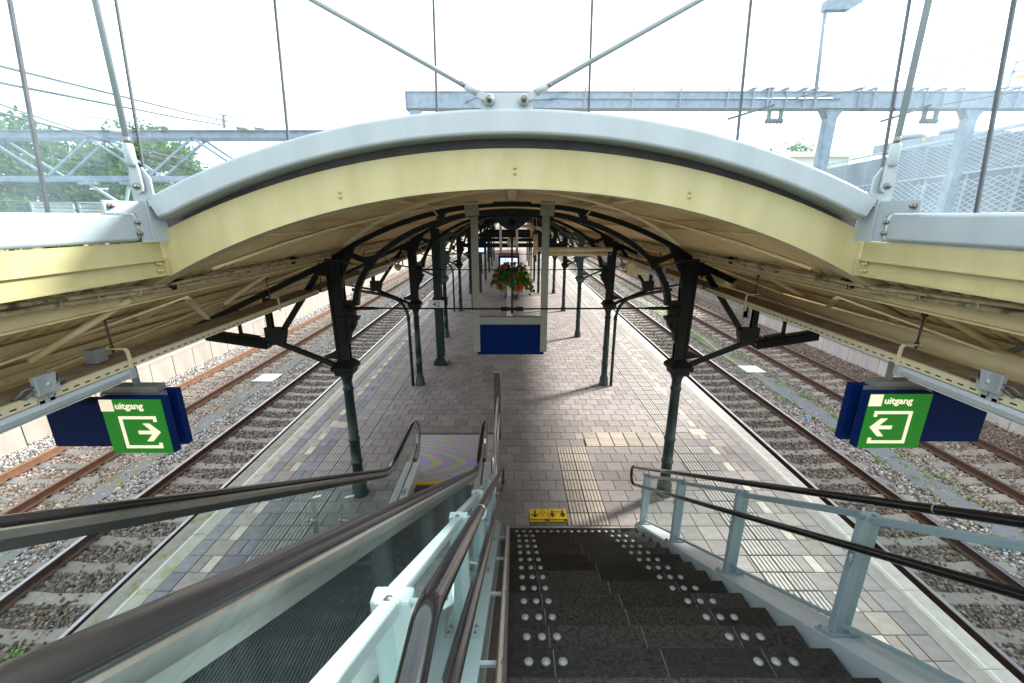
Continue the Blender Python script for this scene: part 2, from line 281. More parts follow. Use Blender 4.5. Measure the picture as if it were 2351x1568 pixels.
# ------------------------------------------------------------------ mesh builder and object helpers
WL={}
class MB:
    def __init__(s): s.v=[]; s.f=[]; s.m=[]; s.sm=[]
    def add(s,vs,fs,m=0,smooth=False):
        o=len(s.v); s.v+= [tuple(p) for p in vs]
        for f in fs: s.f.append(tuple(i+o for i in f)); s.m.append(m); s.sm.append(smooth)
        return s
    def box(s,x0,x1,y0,y1,z0,z1,m=0):
        if x0>x1:x0,x1=x1,x0
        if y0>y1:y0,y1=y1,y0
        if z0>z1:z0,z1=z1,z0
        v=[(x0,y0,z0),(x1,y0,z0),(x1,y1,z0),(x0,y1,z0),(x0,y0,z1),(x1,y0,z1),(x1,y1,z1),(x0,y1,z1)]
        return s.add(v,[(3,2,1,0),(4,5,6,7),(0,1,5,4),(1,2,6,5),(2,3,7,6),(3,0,4,7)],m)
    def beam(s,p,q,w,h,m=0,up=(0,0,1)):
        p=Vector(p);q=Vector(q);d=(q-p).normalized();u=Vector(up)
        sx=d.cross(u)
        if sx.length<1e-4: sx=d.cross(Vector((0,1,0)))
        sx.normalize(); uz=sx.cross(d).normalized()
        v=[]
        for c in (p,q):
            for a,b in ((-1,-1),(1,-1),(1,1),(-1,1)): v.append(c+sx*a*w/2+uz*b*h/2)
        return s.add(v,[(0,1,2,3),(7,6,5,4),(0,4,5,1),(1,5,6,2),(2,6,7,3),(3,7,4,0)],m)
    def tube(s,pts,r,n=8,m=0,cap=True,closed=False,prof=None):
        pts=[Vector(p) for p in pts]; N=len(pts); rs=r if isinstance(r,(list,tuple)) else [r]*N
        t0=(pts[1]-pts[0]).normalized(); ref=Vector((0,0,1)) if abs(t0.z)<.95 else Vector((0,1,0))
        nrm=t0.cross(ref).normalized(); vs=[];
        for i,p in enumerate(pts):
            if closed: t=(pts[(i+1)%N]-pts[i-1]).normalized()
            elif i==0: t=t0
            elif i==N-1: t=(pts[-1]-pts[-2]).normalized()
            else: t=((pts[i+1]-pts[i]).normalized()+(pts[i]-pts[i-1]).normalized()).normalized()
            nrm=(nrm-t*nrm.dot(t)).normalized(); b=t.cross(nrm)
            if prof:
                for (a,c) in prof: vs.append(p+nrm*a+b*c)
            else:
                for k in range(n):
                    a=2*PI*k/n; vs.append(p+(nrm*math.cos(a)+b*math.sin(a))*rs[i])
        if prof: n=len(prof)
        fs=[]
        for i in range(N if closed else N-1):
            j=(i+1)%N
            for k in range(n):
                fs.append((i*n+k,i*n+(k+1)%n,j*n+(k+1)%n,j*n+k))
        if cap and not closed: fs+= [tuple(range(n))[::-1],tuple((N-1)*n+k for k in range(n))]
        return s.add(vs,fs,m,smooth=not prof)
    def lathe(s,c,prof,n=16,m=0,sq=False):
        cx,cy,cz=c; vs=[];N=len(prof)
        for (r,z) in prof:
            for k in range(n):
                a=2*PI*(k+.5)/n; rr=r/math.cos(PI/4) if sq else r
                vs.append((cx+rr*math.cos(a),cy+rr*math.sin(a),cz+z))
        fs=[]
        for i in range(N-1):
            for k in range(n): fs.append((i*n+k,i*n+(k+1)%n,(i+1)*n+(k+1)%n,(i+1)*n+k))
        fs+=[tuple(range(n))[::-1],tuple((N-1)*n+k for k in range(n))]
        return s.add(vs,fs,m,smooth=not sq)
    def prism(s,poly,axis,a0,a1,m=0):
        n=len(poly)
        def P(p,a):
            if axis=='y': return (p[0],a,p[1])
            if axis=='x': return (a,p[0],p[1])
            return (p[0],p[1],a)
        v=[P(p,a0) for p in poly]+[P(p,a1) for p in poly]
        f=[tuple(range(n)),tuple(range(2*n-1,n-1,-1))]
        for i in range(n): f.append((i,n+i,n+(i+1)%n,(i+1)%n))
        return s.add(v,f,m)
    def band(s,pa,pb,y0,y1,m=0):
        n=len(pa); v=[]
        for (a,b) in zip(pa,pb): v+=[(a[0],y0,a[1]),(b[0],y0,b[1]),(b[0],y1,b[1]),(a[0],y1,a[1])]
        f=[(0,1,2,3),(4*n-1,4*n-2,4*n-3,4*n-4)]
        for i in range(n-1):
            for k in range(4): f.append((4*i+k,4*i+(k+1)%4,4*i+4+(k+1)%4,4*i+4+k))
        return s.add(v,f,m)
    def bolt(s,p,d,r=.012,l=.02,m=0):
        p=Vector(p);d=Vector(d).normalized(); s.tube([p,p+d*l*.6],r,6,m); s.tube([p+d*l*.6,p+d*l*1.4],r*.55,6,m); return s
    def rivet(s,p,d,r=.012):
        p=Vector(p);d=Vector(d).normalized(); u=d.orthogonal().normalized(); w=d.cross(u)
        vs=[];
        for rr,h in ((1,0),(.6,.65)):
            for k in range(6):
                a=2*PI*k/6; vs.append(p+(u*math.cos(a)+w*math.sin(a))*r*rr+d*r*h)
        fs=[(k,(k+1)%6,6+(k+1)%6,6+k) for k in range(6)]+[tuple(range(6,12))]
        return s.add(vs,fs,0,True)
    def mesh(s,name,mats,org=(0,0,0)):
        me=bpy.data.meshes.new(name)
        v=np.array(s.v,dtype=np.float64).reshape(-1,3)-np.array(org)
        me.from_pydata(v.tolist(),[],s.f)
        for m in (mats if isinstance(mats,(list,tuple)) else [mats]): me.materials.append(m)
        me.polygons.foreach_set('material_index',s.m); me.polygons.foreach_set('use_smooth',s.sm)
        bm=bmesh.new(); bm.from_mesh(me); bmesh.ops.recalc_face_normals(bm,faces=bm.faces); bm.to_mesh(me); bm.free()
        me.update(); return me
    def build(s,name,mats,parent=None,label=None,cat=None,group=None,kind=None,bevel=0):
        if parent is None:
            a=np.array(s.v); org=((a[:,0].min()+a[:,0].max())/2,(a[:,1].min()+a[:,1].max())/2,a[:,2].min())
            lo=org
        else: org=WL[parent.name]; lo=(0,0,0)
        me=s.mesh(name,mats,org); o=bpy.data.objects.new(name,me); sc.collection.objects.link(o)
        o.location=lo
        if parent: o.parent=parent
        WL[o.name]=org
        tag(o,label,cat,group,kind)
        if bevel:
            b=o.modifiers.new('bevel','BEVEL'); b.width=bevel; b.segments=2; b.limit_method='ANGLE'; b.angle_limit=.6
        return o
def tag(o,label=None,cat=None,group=None,kind=None):
    if label: o['label']=label
    if cat: o['category']=cat
    if group: o['group']=group
    if kind: o['kind']=kind
def thing(name,label,cat,loc=(0,0,0),group=None):
    o=bpy.data.objects.new(name,None); sc.collection.objects.link(o); o.location=loc; o.empty_display_size=.1
    WL[o.name]=tuple(loc); tag(o,label,cat,group); return o
def dup(o,loc=None,label=None,parent=None,shift=None):
    c=o.copy(); sc.collection.objects.link(c)
    if parent is not None: c.parent=parent
    if loc is not None: c.location=loc
    if label: c['label']=label
    for ch in [k for k in o.children]: dup(ch,None,None,c)
    return c
def piece(me,name,parent,loc,rot=None,kind=None):
    o=bpy.data.objects.new(name,me); sc.collection.objects.link(o); o.parent=parent
    w=WL[parent.name]; o.location=(loc[0]-w[0],loc[1]-w[1],loc[2]-w[2])
    if rot: o.rotation_euler=rot
    return o
def text(name,body,size,m,parent,mtx,ext=.002,bold=False):
    cu=bpy.data.curves.new(name,'FONT'); cu.body=body; cu.size=size; cu.extrude=ext; cu.align_x='CENTER'; cu.align_y='CENTER'
    cu.offset=.0010 if bold else 0
    tmp=bpy.data.objects.new('tmp',cu); sc.collection.objects.link(tmp)
    dg=bpy.context.evaluated_depsgraph_get(); me=bpy.data.meshes.new_from_object(tmp.evaluated_get(dg))
    bpy.data.objects.remove(tmp); me.name=name; me.materials.clear(); me.materials.append(m)
    o=bpy.data.objects.new(name,me); sc.collection.objects.link(o); o.parent=parent
    w=Vector(WL[parent.name]); o.matrix_local=Matrix.Translation(-w)@mtx
    return o
def ico(r,sub=1):
    bm=bmesh.new(); bmesh.ops.create_icosphere(bm,subdivisions=sub,radius=r)
    v=[tuple(x.co) for x in bm.verts]; f=[tuple(q.index for q in p.verts) for p in bm.faces]; bm.free(); return v,f

# ------------------------------------------------------------------ SETTING: ground sheets
ZB=-.965
g=MB(); g.add([(-900,-400,-1.2),(900,-400,-1.2),(900,1600,-1.2),(-900,1600,-1.2)],[(0,1,2,3)]); g.build('ground',MT['soil'],kind='structure')
def sheet(name,x0,x1,y0,y1,z,m,kind='structure'):
    b=MB(); b.add([(x0,y0,z),(x1,y0,z),(x1,y1,z),(x0,y1,z)],[(0,1,2,3)]); return b.build(name,m,kind=kind)
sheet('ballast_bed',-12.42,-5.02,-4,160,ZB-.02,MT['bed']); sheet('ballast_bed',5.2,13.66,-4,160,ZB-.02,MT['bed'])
def ragged(name,xc,hw,y0,y1,z,m):
    b=MB(); L=[];R=[]; y=y0
    while y<=y1:
        L.append((xc-hw+random.uniform(-.07,.07),y,z)); R.append((xc+hw+random.uniform(-.07,.07),y,z)); y+=.3
    n=len(L); b.add(L+R,[(i,n+i,n+i+1,i+1) for i in range(n-1)]); return b.build(name,m,kind='structure')
ragged('grit_path',-8.72,.24,-3,120,ZB+.022,MT['grit']); ragged('grit_path',9.12,.30,-3,120,ZB+.022,MT['grit'])
# neighbouring platform surfaces behind the retaining walls
b=MB(); b.box(-40,-12.6,-6,160,-1.19,-.17); b.build('far_platform',MT['wall_old'],kind='structure')
b=MB(); b.box(13.8,60,-6,160,-1.19,-.36); b.build('side_ground',MT['wall_old'],kind='structure')

# ballast stones
stone_col=bpy.data.collections.new('ballast_stones_source')
for i in range(6):
    v,f=ico(.5,1); bmv=np.array(v)
    rs=np.random.default_rng(i+3)
    nrm=rs.normal(size=(7,3)); nrm/=np.linalg.norm(nrm,axis=1)[:,None]
    for q in nrm:
        d=bmv@q; cut=.30+.10*rs.random(); k=d>cut; bmv[k]-=np.outer(d[k]-cut,q)
    bmv*=np.array([1,.78,.62])
    me=bpy.data.meshes.new('stone'); me.from_pydata(bmv.tolist(),[],f); me.materials.append(MT['stone'])
    o=bpy.data.objects.new('stone',me); stone_col.objects.link(o)
def scatter(name,pts,smin,smax,kind='stuff',col=stone_col,flat=False,label=None,cat=None):
    me=bpy.data.meshes.new(name); me.vertices.add(len(pts)); me.vertices.foreach_set('co',np.asarray(pts,dtype=np.float32).ravel()); me.update()
    o=bpy.data.objects.new(name,me); sc.collection.objects.link(o); tag(o,label,cat,None,kind); WL[o.name]=(0,0,0)
    ng=bpy.data.node_groups.new(name,'GeometryNodeTree')
    ng.interface.new_socket('Geometry',in_out='INPUT',socket_type='NodeSocketGeometry')
    ng.interface.new_socket('Geometry',in_out='OUTPUT',socket_type='NodeSocketGeometry')
    N=ng.nodes; L=ng.links
    gi=N.new('NodeGroupInput'); go=N.new('NodeGroupOutput'); ip=N.new('GeometryNodeInstanceOnPoints')
    ci=N.new('GeometryNodeCollectionInfo'); ci.inputs['Collection'].default_value=col
    ci.inputs['Separate Children'].default_value=True; ci.inputs['Reset Children'].default_value=True
    ip.inputs['Pick Instance'].default_value=True
    rv=N.new('FunctionNodeRandomValue'); rv.data_type='FLOAT_VECTOR'
    rv.inputs[1].default_value=(.5 if flat else 6.28,.5 if flat else 6.28,6.28)
    if flat: rv.inputs[0].default_value=(-.5,-.5,0)
    rf=N.new('FunctionNodeRandomValue'); rf.data_type='FLOAT'; rf.inputs[2].default_value=smin; rf.inputs[3].default_value=smax; rf.inputs['Seed'].default_value=5
    L.new(gi.outputs[0],ip.inputs['Points']); L.new(ci.outputs[0],ip.inputs['Instance'])
    L.new(rv.outputs[0],ip.inputs['Rotation']); L.new(rf.outputs[1],ip.inputs['Scale']); L.new(ip.outputs[0],go.inputs[0])
    md=o.modifiers.new('scatter','NODES'); md.node_group=ng
    return o
TR=[(-10.43,'rust'),(-6.79,'shine'),(7.08,'shine'),(11.16,'dull')]   # track centres
def height_mask(x,y):
    """drop stones that would cover rails or sleeper tops"""
    keep=np.ones(len(x),bool)
    for xc,_ in TR:
        dx=np.abs(x-xc)
        keep&=~(np.abs(dx-.7525)<.075)
        ph=(y/.6)%1.0
        on=(dx<1.24)&(np.abs(ph-.5)<.19)
        r=rng.random(len(x))
        keep&=~(on&(r<.80))
    for xc,hw in ((-8.72,.24),(9.12,.30)):
        keep&=~((np.abs(x-xc)<hw)&(rng.random(len(x))<.62))
    return keep
def gen(x0,x1,y0,y1,dens,zj=.02):
    n=int((x1-x0)*(y1-y0)*dens); x=rng.uniform(x0,x1,n); y=rng.uniform(y0,y1,n); k=height_mask(x,y); x=x[k];y=y[k]
    z=ZB-.008+rng.uniform(-zj,zj,len(x))
    for xc,_ in TR:  # bed dips slightly between the rails, crowns at sleeper ends
        z+=.02*np.exp(-((np.abs(x-xc)-1.45)/.25)**2)
    return np.stack([x,y,z],1)
far=np.concatenate([gen(-12.4,-5.15,24,70,95),gen(5.4,13.6,24,70,95)])
scatter('track_ballast',np.concatenate([gen(-12.4,-5.12,1,12,470),gen(-12.4,-5.12,12,24,330)]),.048,.098)
scatter('track_ballast',np.concatenate([gen(5.36,13.6,1,12,470),gen(5.36,13.6,12,24,330)]),.048,.098)
scatter('track_ballast',far,.07,.12)

# ------------------------------------------------------------------ railway tracks
def rail_mb(x,y0,y1):
    b=MB(); z=-.76
    prof=[(-.07,-.172),(.07,-.172),(.07,-.160),(.012,-.14),(.010,-.045),(.034,-.034),(.036,-.006),(.030,0),(-.030,0),(-.036,-.006),(-.034,-.034),(-.010,-.045),(-.012,-.14),(-.07,-.160)]
    n=len(prof); v=[(x+p[0],y,z+p[1]) for y in (y0,y1) for p in prof]
    f=[(i,(i+1)%n,n+(i+1)%n,n+i) for i in range(n)]
    for i,q in enumerate(f): b.add([],[]) 
    b.add(v,f+[tuple(range(n)),tuple(range(2*n-1,n-1,-1))])
    for i in range(n):
        b.m[i]=1 if i in (6,7,8) else 0
    return b
def sleeper_mesh():
    b=MB(); top=[(-1.26,-.05),(-1.22,-.012),(-.95,0),(-.58,0),(-.40,-.03),(0,-.045),(.40,-.03),(.58,0),(.95,0),(1.22,-.012),(1.26,-.05)]
    n=len(top); v=[]
    for (x,z) in top: v+=[(x,-.13,z-.05),(x,-.105,z),(x,.105,z),(x,.13,z-.05)]
    f=[]
    for i in range(n-1):
        for k in range(3): f.append((4*i+k,4*i+4+k,4*i+5+k,4*i+1+k))
    f+=[(0,1,2,3),(4*n-1,4*n-2,4*n-3,4*n-4)]
    b.add(v,f); return b.mesh('sleeper',MT['sleeper'])
SLM=sleeper_mesh()
labels={-10.43:'railway track with orange rusted rails beside the pale panel wall',-6.79:'railway track along the mossy left edge of the platform',
 7.08:'railway track with polished rail along the sunlit right edge of the platform',11.16:'railway track with dull brown rails and fallen leaves on the right'}
for xc,st in TR:
    t=thing('railway_track',labels[xc],'railway track',(xc,30,-.93),'railway tracks beside the platform')
    side=MT['rail_rust'] if st=='rust' else MT['rail_side']
    topm={'rust':MT['rail_rust'],'shine':MT['rail_top'],'dull':MT['rail_side']}[st]
    for s in (-1,1): rail_mb(xc+s*.7525,-4,150).build('rail',[side,topm],t)
    i0=1; 
    for i in range(2,92): piece(SLM,'sleeper',t,(xc,(i+.5)*.6,-.93+random.uniform(-.004,.004)),(0,0,random.uniform(-.01,.01)))
    c=MB()
    for i in range(3,60):
        y=(i+.5)*.6
        for s in (-1,1):
            for k in (-1,1):
                x=xc+s*.7525+k*.085
                c.tube([(x,y-.05,-.915),(x+k*.02,y-.03,-.885),(x+k*.02,y+.03,-.885),(x-k*.01,y+.045,-.90)],.010,5)
                c.box(x-.022,x+.022,y-.018,y+.018,-.925,-.895)
    c.build('rail_clips',MT['clip'],t,kind='stuff')

# retaining walls
t=thing('retaining_wall','pale concrete panel wall behind the orange rusted track','wall',(-12.55,30,-1.0))
pm=MB().box(-.06,.06,-.486,.486,-.05,.80).mesh('wall_panel',MT['wallpanel'])
cm=MB().box(-.09,.085,-.496,.496,.80,.86).mesh('cap_stone',MT['wallpanel'])
for i in range(1,75):
    piece(pm,'wall_panel',t,(-12.48+random.uniform(-.004,.004),i+.15,-1.0)); piece(cm,'cap_stone',t,(-12.48,i+.15,-.995))
t=thing('retaining_wall','streaky stained concrete panel wall on the right beyond the brown leaves','wall',(13.72,12,-1.0))
pm=MB().box(-.06,.06,-.72,.72,-.05,.60).mesh('wall_panel',MT['wallpanel_stained'])
cm=MB().box(-.09,.09,-.725,.725,.60,.64).mesh('cap_stone',MT['wall_old'])
for i in range(0,16):
    piece(pm,'wall_panel',t,(13.72+random.uniform(-.01,.01),i*1.46+1,-1.0)); piece(cm,'cap_stone',t,(13.72,i*1.46+1,-.995))
b=MB(); b.box(13.70,14.0,24.2,150,-1.1,.02); b.box(13.55,13.72,24.2,150,-1.1,-.62); b.box(13.50,14.05,24.2,24.7,-1.1,.06)
b.build('old_platform_wall',MT['wall_old'],label='older stepped concrete wall farther along on the right, mossy and weathered',cat='wall')
# fallen leaves, weeds, moss
leaf_col=bpy.data.collections.new('dead_leaf_source')
for i in range(3):
    me=bpy.data.meshes.new('leaf'); me.from_pydata([(-.5,0,0),(0,-.35,.08*i),(.5,0,.1),(0,.35,-.04)],[],[(0,1,2,3)]); me.materials.append(MT['deadleaf']); o=bpy.data.objects.new('leaf',me); leaf_col.objects.link(o)
n=6000; lx=12.25+np.abs(rng.normal(0,.9,n))%1.35; ly=rng.uniform(5,45,n)
nn=2500; lx=np.concatenate([lx,rng.uniform(11.5,12.3,nn)]); ly=np.concatenate([ly,rng.uniform(15,45,nn)])
scatter('fallen_leaves',np.stack([lx,ly,np.full(len(lx),ZB+.03)+rng.uniform(0,.03,len(lx))],1),.04,.09,col=leaf_col,flat=True)
def tufts(name,centres,m,per=26,r=.10,h=.06,s=.03):
    b=MB()
    for (cx,cy,k) in centres:
        for _ in range(int(per*k)):
            a=random.uniform(0,2*PI); d=abs(random.gauss(0,r*k)); x=cx+math.cos(a)*d; y=cy+math.sin(a)*d*1.4; z=ZB+.02+random.uniform(0,h*k)
            th=random.uniform(0,2*PI); q=Vector((math.cos(th),math.sin(th),random.uniform(-.2,.9))).normalized()*s*random.uniform(.6,1.3); w=q.cross(Vector((0,0,1))).normalized()*s*.5
            p=Vector((x,y,z)); b.add([p-w,p+w,p+q+w*.6,p+q-w*.6],[(0,1,2,3)])
    return b.build(name,m,kind='stuff')
cw=[]
for _ in range(170): cw.append((8.75+random.gauss(0,.10)+random.choice((0,.72)),random.uniform(6,26),random.uniform(.4,1.1)))
for _ in range(160): cw.append((8.9+random.gauss(0,.32),random.uniform(18,50),random.uniform(.8,1.9)))
for _ in range(30): cw.append((random.uniform(12.4,13.4),random.uniform(22,45),random.uniform(.5,1.6)))
tufts('trackside_weeds',cw,MT['weed'])
cm_=[]
for _ in range(300): cm_.append((-8.72+random.gauss(0,.27),random.uniform(6,30),random.uniform(.5,1.3)))
for _ in range(60): cm_.append((9.2+random.gauss(0,.25),random.uniform(7,24),random.uniform(.4,1.0)))
tufts('trackside_moss',cm_,MT['moss'],per=34,r=.09,h=.02,s=.018)
tufts('trackside_weeds',[(-6.6,4.2,.9),(-6.75,4.0,.7),(-6.5,4.15,.7)],MT['weed'],per=22)
# cover plates, cable, litter
for (x,y,lab) in ((-8.83,14.3,'square white cover plate lying in the grit beside the left tracks'),(9.15,15.2,'square white cover plate with a yellow cable over it in the right ballast')):
    t=thing('cover_plate',lab,'cover plate',(x,y,ZB+.02),'cover plates between the tracks')
    MB().box(x-.36,x+.36,y-.36,y+.36,ZB+.03,ZB+.06).build('rim',MT['hatch'],t); MB().box(x-.2,x+.2,y-.2,y+.2,ZB+.061,ZB+.068).build('lid',MT['line'],t)
pts=[(9.0+.25*math.sin(y*.35)+.03*math.sin(y*2.1)+(.5 if y<16 else 0)*max(0,(16-y)/2),y,ZB+.05) for y in np.arange(14.4,40,.4)]
MB().tube(pts,.014,6).build('signal_cable',MT['yellow'],label='thin yellow cable snaking through the weeds between the right tracks',cat='cable')
b=MB(); b.lathe((9.6,31,ZB),[(.06,0),(.05,.25),(.16,.27),(.17,.33),(.10,.38)],10); b.build('track_marker',MT['yellow'],label='small yellow mushroom shaped marker beside the far right track',cat='marker')
b=MB(); v,f=ico(.07,1); b.add([(p[0]*1.3+8.6,p[1]*.7+11.2,p[2]*.5+ZB+.05) for p in v],f); b.build('litter_wrapper',MT['litter'],label='crumpled blue wrapper lying on the ballast right of the platform',cat='litter')

# ------------------------------------------------------------------ platform
PLAT=MB(); PLAT.box(-5.02,-.5,-4,8.44,-1.1,-.9)
PLAT=MB(); PLAT.box(-5.0,5.2,8.44,150,-1.1,-.016); PLAT.box(-5.0,-3.12,-4,8.44,-1.1,-.016); PLAT.box(-3.12,-2.05,-4,8.44,-1.1,-.016)
PLAT.box(2.12,5.2,-4,8.44,-1.1,-.016); PLAT.box(-.41,2.12,5.0,8.44,-1.1,-.016); PLAT.box(-2.05,-.41,-4,8.44,-1.3,-.9)
PLAT.box(-.41,2.12,-4,5.0,-1.1,-.016)
plat=PLAT.build('platform',MT['joint'],kind='structure')
def slab_mesh(name,w,d,m,ribs=None,e=.004):
    b=MB(); x=w/2-.0045; y=d/2-.0045
    v=[(-x,-y,-.02),(x,-y,-.02),(x,y,-.02),(-x,y,-.02),(-x,-y,-e),(x,-y,-e),(x,y,-e),(-x,y,-e),(-x+e,-y+e,0),(x-e,-y+e,0),(x-e,y-e,0),(-x+e,y-e,0)]
    b.add(v,[(0,1,5,4),(1,2,6,5),(2,3,7,6),(3,0,4,7),(4,5,9,8),(5,6,10,9),(6,7,11,10),(7,4,8,11),(8,9,10,11)])
    if ribs:
        n=5
        for i in range(n):
            if ribs=='y':
                c=-x+(i+.5)*2*x/n; r=x/n*.78; b.add([(c-r,-y+.006,0),(c+r,-y+.006,0),(c+r,y-.006,0),(c-r,y-.006,0),(c-r*.82,-y+.012,.007),(c+r*.82,-y+.012,.007),(c+r*.82,y-.012,.007),(c-r*.82,y-.012,.007)],[(0,1,5,4),(1,2,6,5),(2,3,7,6),(3,0,4,7),(4,5,6,7)],1)
            else:
                c=-y+(i+.5)*2*y/n; r=y/n*.78; b.add([(-x+.006,c-r,0),(x-.006,c-r,0),(x-.006,c+r,0),(-x+.006,c+r,0),(-x+.012,c-r*.82,.007),(x-.012,c-r*.82,.007),(x-.012,c+r*.82,.007),(-x+.012,c+r*.82,.007)],[(0,1,5,4),(1,2,6,5),(2,3,7,6),(3,0,4,7),(4,5,6,7)],1)
    return b
tiles=[]  # (kind,w,d,x,y,ribs)
Y0=1.037; NROW=230
for r in range(NROW):
    y=Y0+.3*(r+.5); odd=r%2; far_=y>8.43
    # left outer rows
    tiles.append(('dark',.21,.3,-4.525,y,None))
    if odd: tiles+= [('brown',.31,.3,-4.265,y,None),('dark',.18,.3,-4.02,y,None),('dark',.18,.3,-3.84,y,None)]
    else: tiles+= [('brown',.155,.3,-4.343,y,None),('white' if (r//2)%1==0 else 'dark',.155,.3,-4.188,y,None),('dark',.36,.3,-3.93,y,None)]
    for k in range(2): tiles.append(('tac',.3,.3,-3.60+.3*k,y,'y'))
    # right outer rows
    gap=8.06<y<8.67
    if not gap:
        for k in range(2): tiles.append(('tac',.3,.3,3.53+.3*k,y,'y'))
    else: tiles+= [('gray',.3,.3,3.53,y,None),('gray',.3,.3,3.83,y,None)]
    if odd: tiles+= [('gray',.3,.3,4.13,y,None),('brown',.3,.3,4.43,y,None)]
    else: tiles+= [('gray',.15,.3,4.055,y,None),('white',.15,.3,4.205,y,None),('brown',.15,.3,4.355,y,None),('gray',.15,.3,4.505,y,None)]
    tiles.append(('gray',.24,.3,4.70,y,None))
    # interior -3.15..3.38 in half bond
    def fill(a,bx):
        x=a; first=True
        while x<bx-.02:
            w=.15 if (first and odd) else .3
            first=False
            if x+w>bx: w=bx-x
            if w>.04: tiles.append(('gray',w,.3,x+w/2,y,None))
            x+=w
    if gap:
        fill(-3.15,-2.05) if y<8.43 else fill(-3.15,1.57)
        if y<8.43: fill(-.41,1.57)
        for k in range(6): tiles.append(('tacb',.3,.3,1.72+.3*k,y,'x'))
        tiles.append(('gray',.01+.0,.3,3.375,y,None)) if False else None
    elif far_: fill(-3.15,3.38)
    else:
        fill(-3.15,-2.05)
        if y>5.3:
            if 5.63<y<8.05:
                stk=5.63<y<5.94
                fill(-.41,.28 if stk else .94)
                if stk: fill(.88,.94)
                for k in range(2): tiles.append(('tacb',.3,.3,1.09+.3*k,y,'y'))
                fill(1.54,3.38)
            else: fill(-.41,3.38)
        else: fill(2.14,3.38)
def vis(t):
    x,y=t[3],t[4]; c,s=math.cos(.2848),math.sin(.2848)
    d=y*c+CAMZ*s; u=x/d*970; v=(CAMZ*c-y*s)/d*970
    return abs(u)<1230 and v<800
def size(t): d=t[4]*.96+1.3; return t[1]*t[2]/d/d/d
nm={'gray':('paver',MT['paver'],MT['paver_far']),'dark':('dark_paver',MT['paver_dark'],MT['paver_dark_far']),'brown':('sandy_paver',MT['paver_brown'],MT['paver_brown_far']),
    'white':('marker_paver',MT['paver_white'],MT['paver_white']),'tac':('guide_tile',MT['tactile'],MT['tactile']),'tacb':('beige_guide_tile',MT['tactile_beige'],MT['tactile_beige'])}
cache={}
LIM={'gray':300,'dark':150,'brown':120,'white':90,'tac':240,'tacb':60}
for kd,(nme,m1,m2) in nm.items():
    L=[t for t in tiles if t[0]==kd and not (-3.0<t[3]<-2.2 and 6.1<t[4]<6.4 and False)]
    L.sort(key=lambda t:-(size(t) if vis(t) else size(t)*1e-6)); rest=MB()
    for i,t in enumerate(L):
        dz=random.uniform(-.0018,.0018)
        if i<LIM[kd]:
            key=(kd,round(t[1],3),t[5])
            if key not in cache: cache[key]=slab_mesh(nme,t[1],t[2],m1,t[5]).mesh(nme,[m1,m1] if not t[5] else [MT['groove'],m1])
            piece(cache[key],nme,plat,(t[3],t[4],dz),(random.uniform(-.004,.004),random.uniform(-.004,.004),random.uniform(-.003,.003)))
        elif t[4]<62:
            sm=slab_mesh('x',t[1],t[2],None,t[5] if t[4]<26 else None) if (t[4]<26) else None
            if sm: rest.add([(p[0]+t[3],p[1]+t[4],p[2]+dz) for p in sm.v],sm.f); rest.m[-len(sm.f):]=sm.m
            elif t[5]=='y':
                x,y,w,d=t[3],t[4],t[1]/2-.006,t[2]/2-.004; rest.add([(x-w,y-d,dz),(x+w,y-d,dz),(x+w,y+d,dz),(x-w,y+d,dz)],[(0,1,2,3)],0)
                for q in range(4): cx=x-w+(q+.5)*w/2; rest.add([(cx-w*.17,y-d,dz+.005),(cx+w*.17,y-d,dz+.005),(cx+w*.17,y+d,dz+.005),(cx-w*.17,y+d,dz+.005)],[(0,1,2,3)],1)
            else:
                x,y,w,d=t[3],t[4],t[1]/2-.006,t[2]/2-.006; rest.add([(x-w,y-d,dz),(x+w,y-d,dz),(x+w,y+d,dz),(x-w,y+d,dz)],[(0,1,2,3)])
        else:
            x,y,w,d=t[3],t[4],t[1]/2,t[2]/2; rest.add([(x-w,y-d,0),(x+w,y-d,0),(x+w,y+d,0),(x-w,y+d,0)],[(0,1,2,3)])
    if rest.f: rest.build(nme+'s',[MT['groove'],m2] if kd=='tac' else m2,plat,kind='stuff')
sheet('far_paving',-4.6,4.8,70,150,0.0,MT['paver'])
# coping stones
def coping(x0,xl,x1,m,mi):
    b=MB(); lo,hi=min(x0,x1),max(x0,x1)
    b.box(lo,hi,-.497,.497,-.14,0); 
    me=b.mesh('coping_stone',m); return me
cl=coping(-.235,0,.235,MT['coping_moss'],0); crr=coping(-.235,0,.235,MT['coping'],0)
lnm=MB().box(-.012,.012,-.49,.49,0,.003).mesh('edge_line',MT['line'])
ribm=MB()
for i in range(24): x=-.215+i*.0085; ribm.box(x,x+.005,-.49,.49,0,.004)
rl=ribm.mesh('grip_ribs',MT['coping_moss'])
ribm=MB()
for i in range(24): x=-.01+i*.0085-.19; ribm.box(x,x+.005,-.49,.49,0,.004)
rr_=ribm.mesh('grip_ribs',MT['coping'])
for i in range(0,70):
    y=i+.5+.35
    a=piece(cl,'coping_stone',plat,(-4.865,y,random.uniform(-.002,.002))); b_=piece(crr,'coping_stone',plat,(5.055,y,random.uniform(-.002,.002)))
    if i<28:
        for s,par,me2 in ((-1,a,rl),(1,b_,rr_)):
            q=bpy.data.objects.new('grip_ribs',me2); sc.collection.objects.link(q); q.parent=par; q.location=(-.01,0,.0) if s<0 else (-.03,0,0)
    for par,dx in ((a,.02),(b_,.03)):
        q=bpy.data.objects.new('edge_line',lnm); sc.collection.objects.link(q); q.parent=par; q.location=(dx,0,.0)
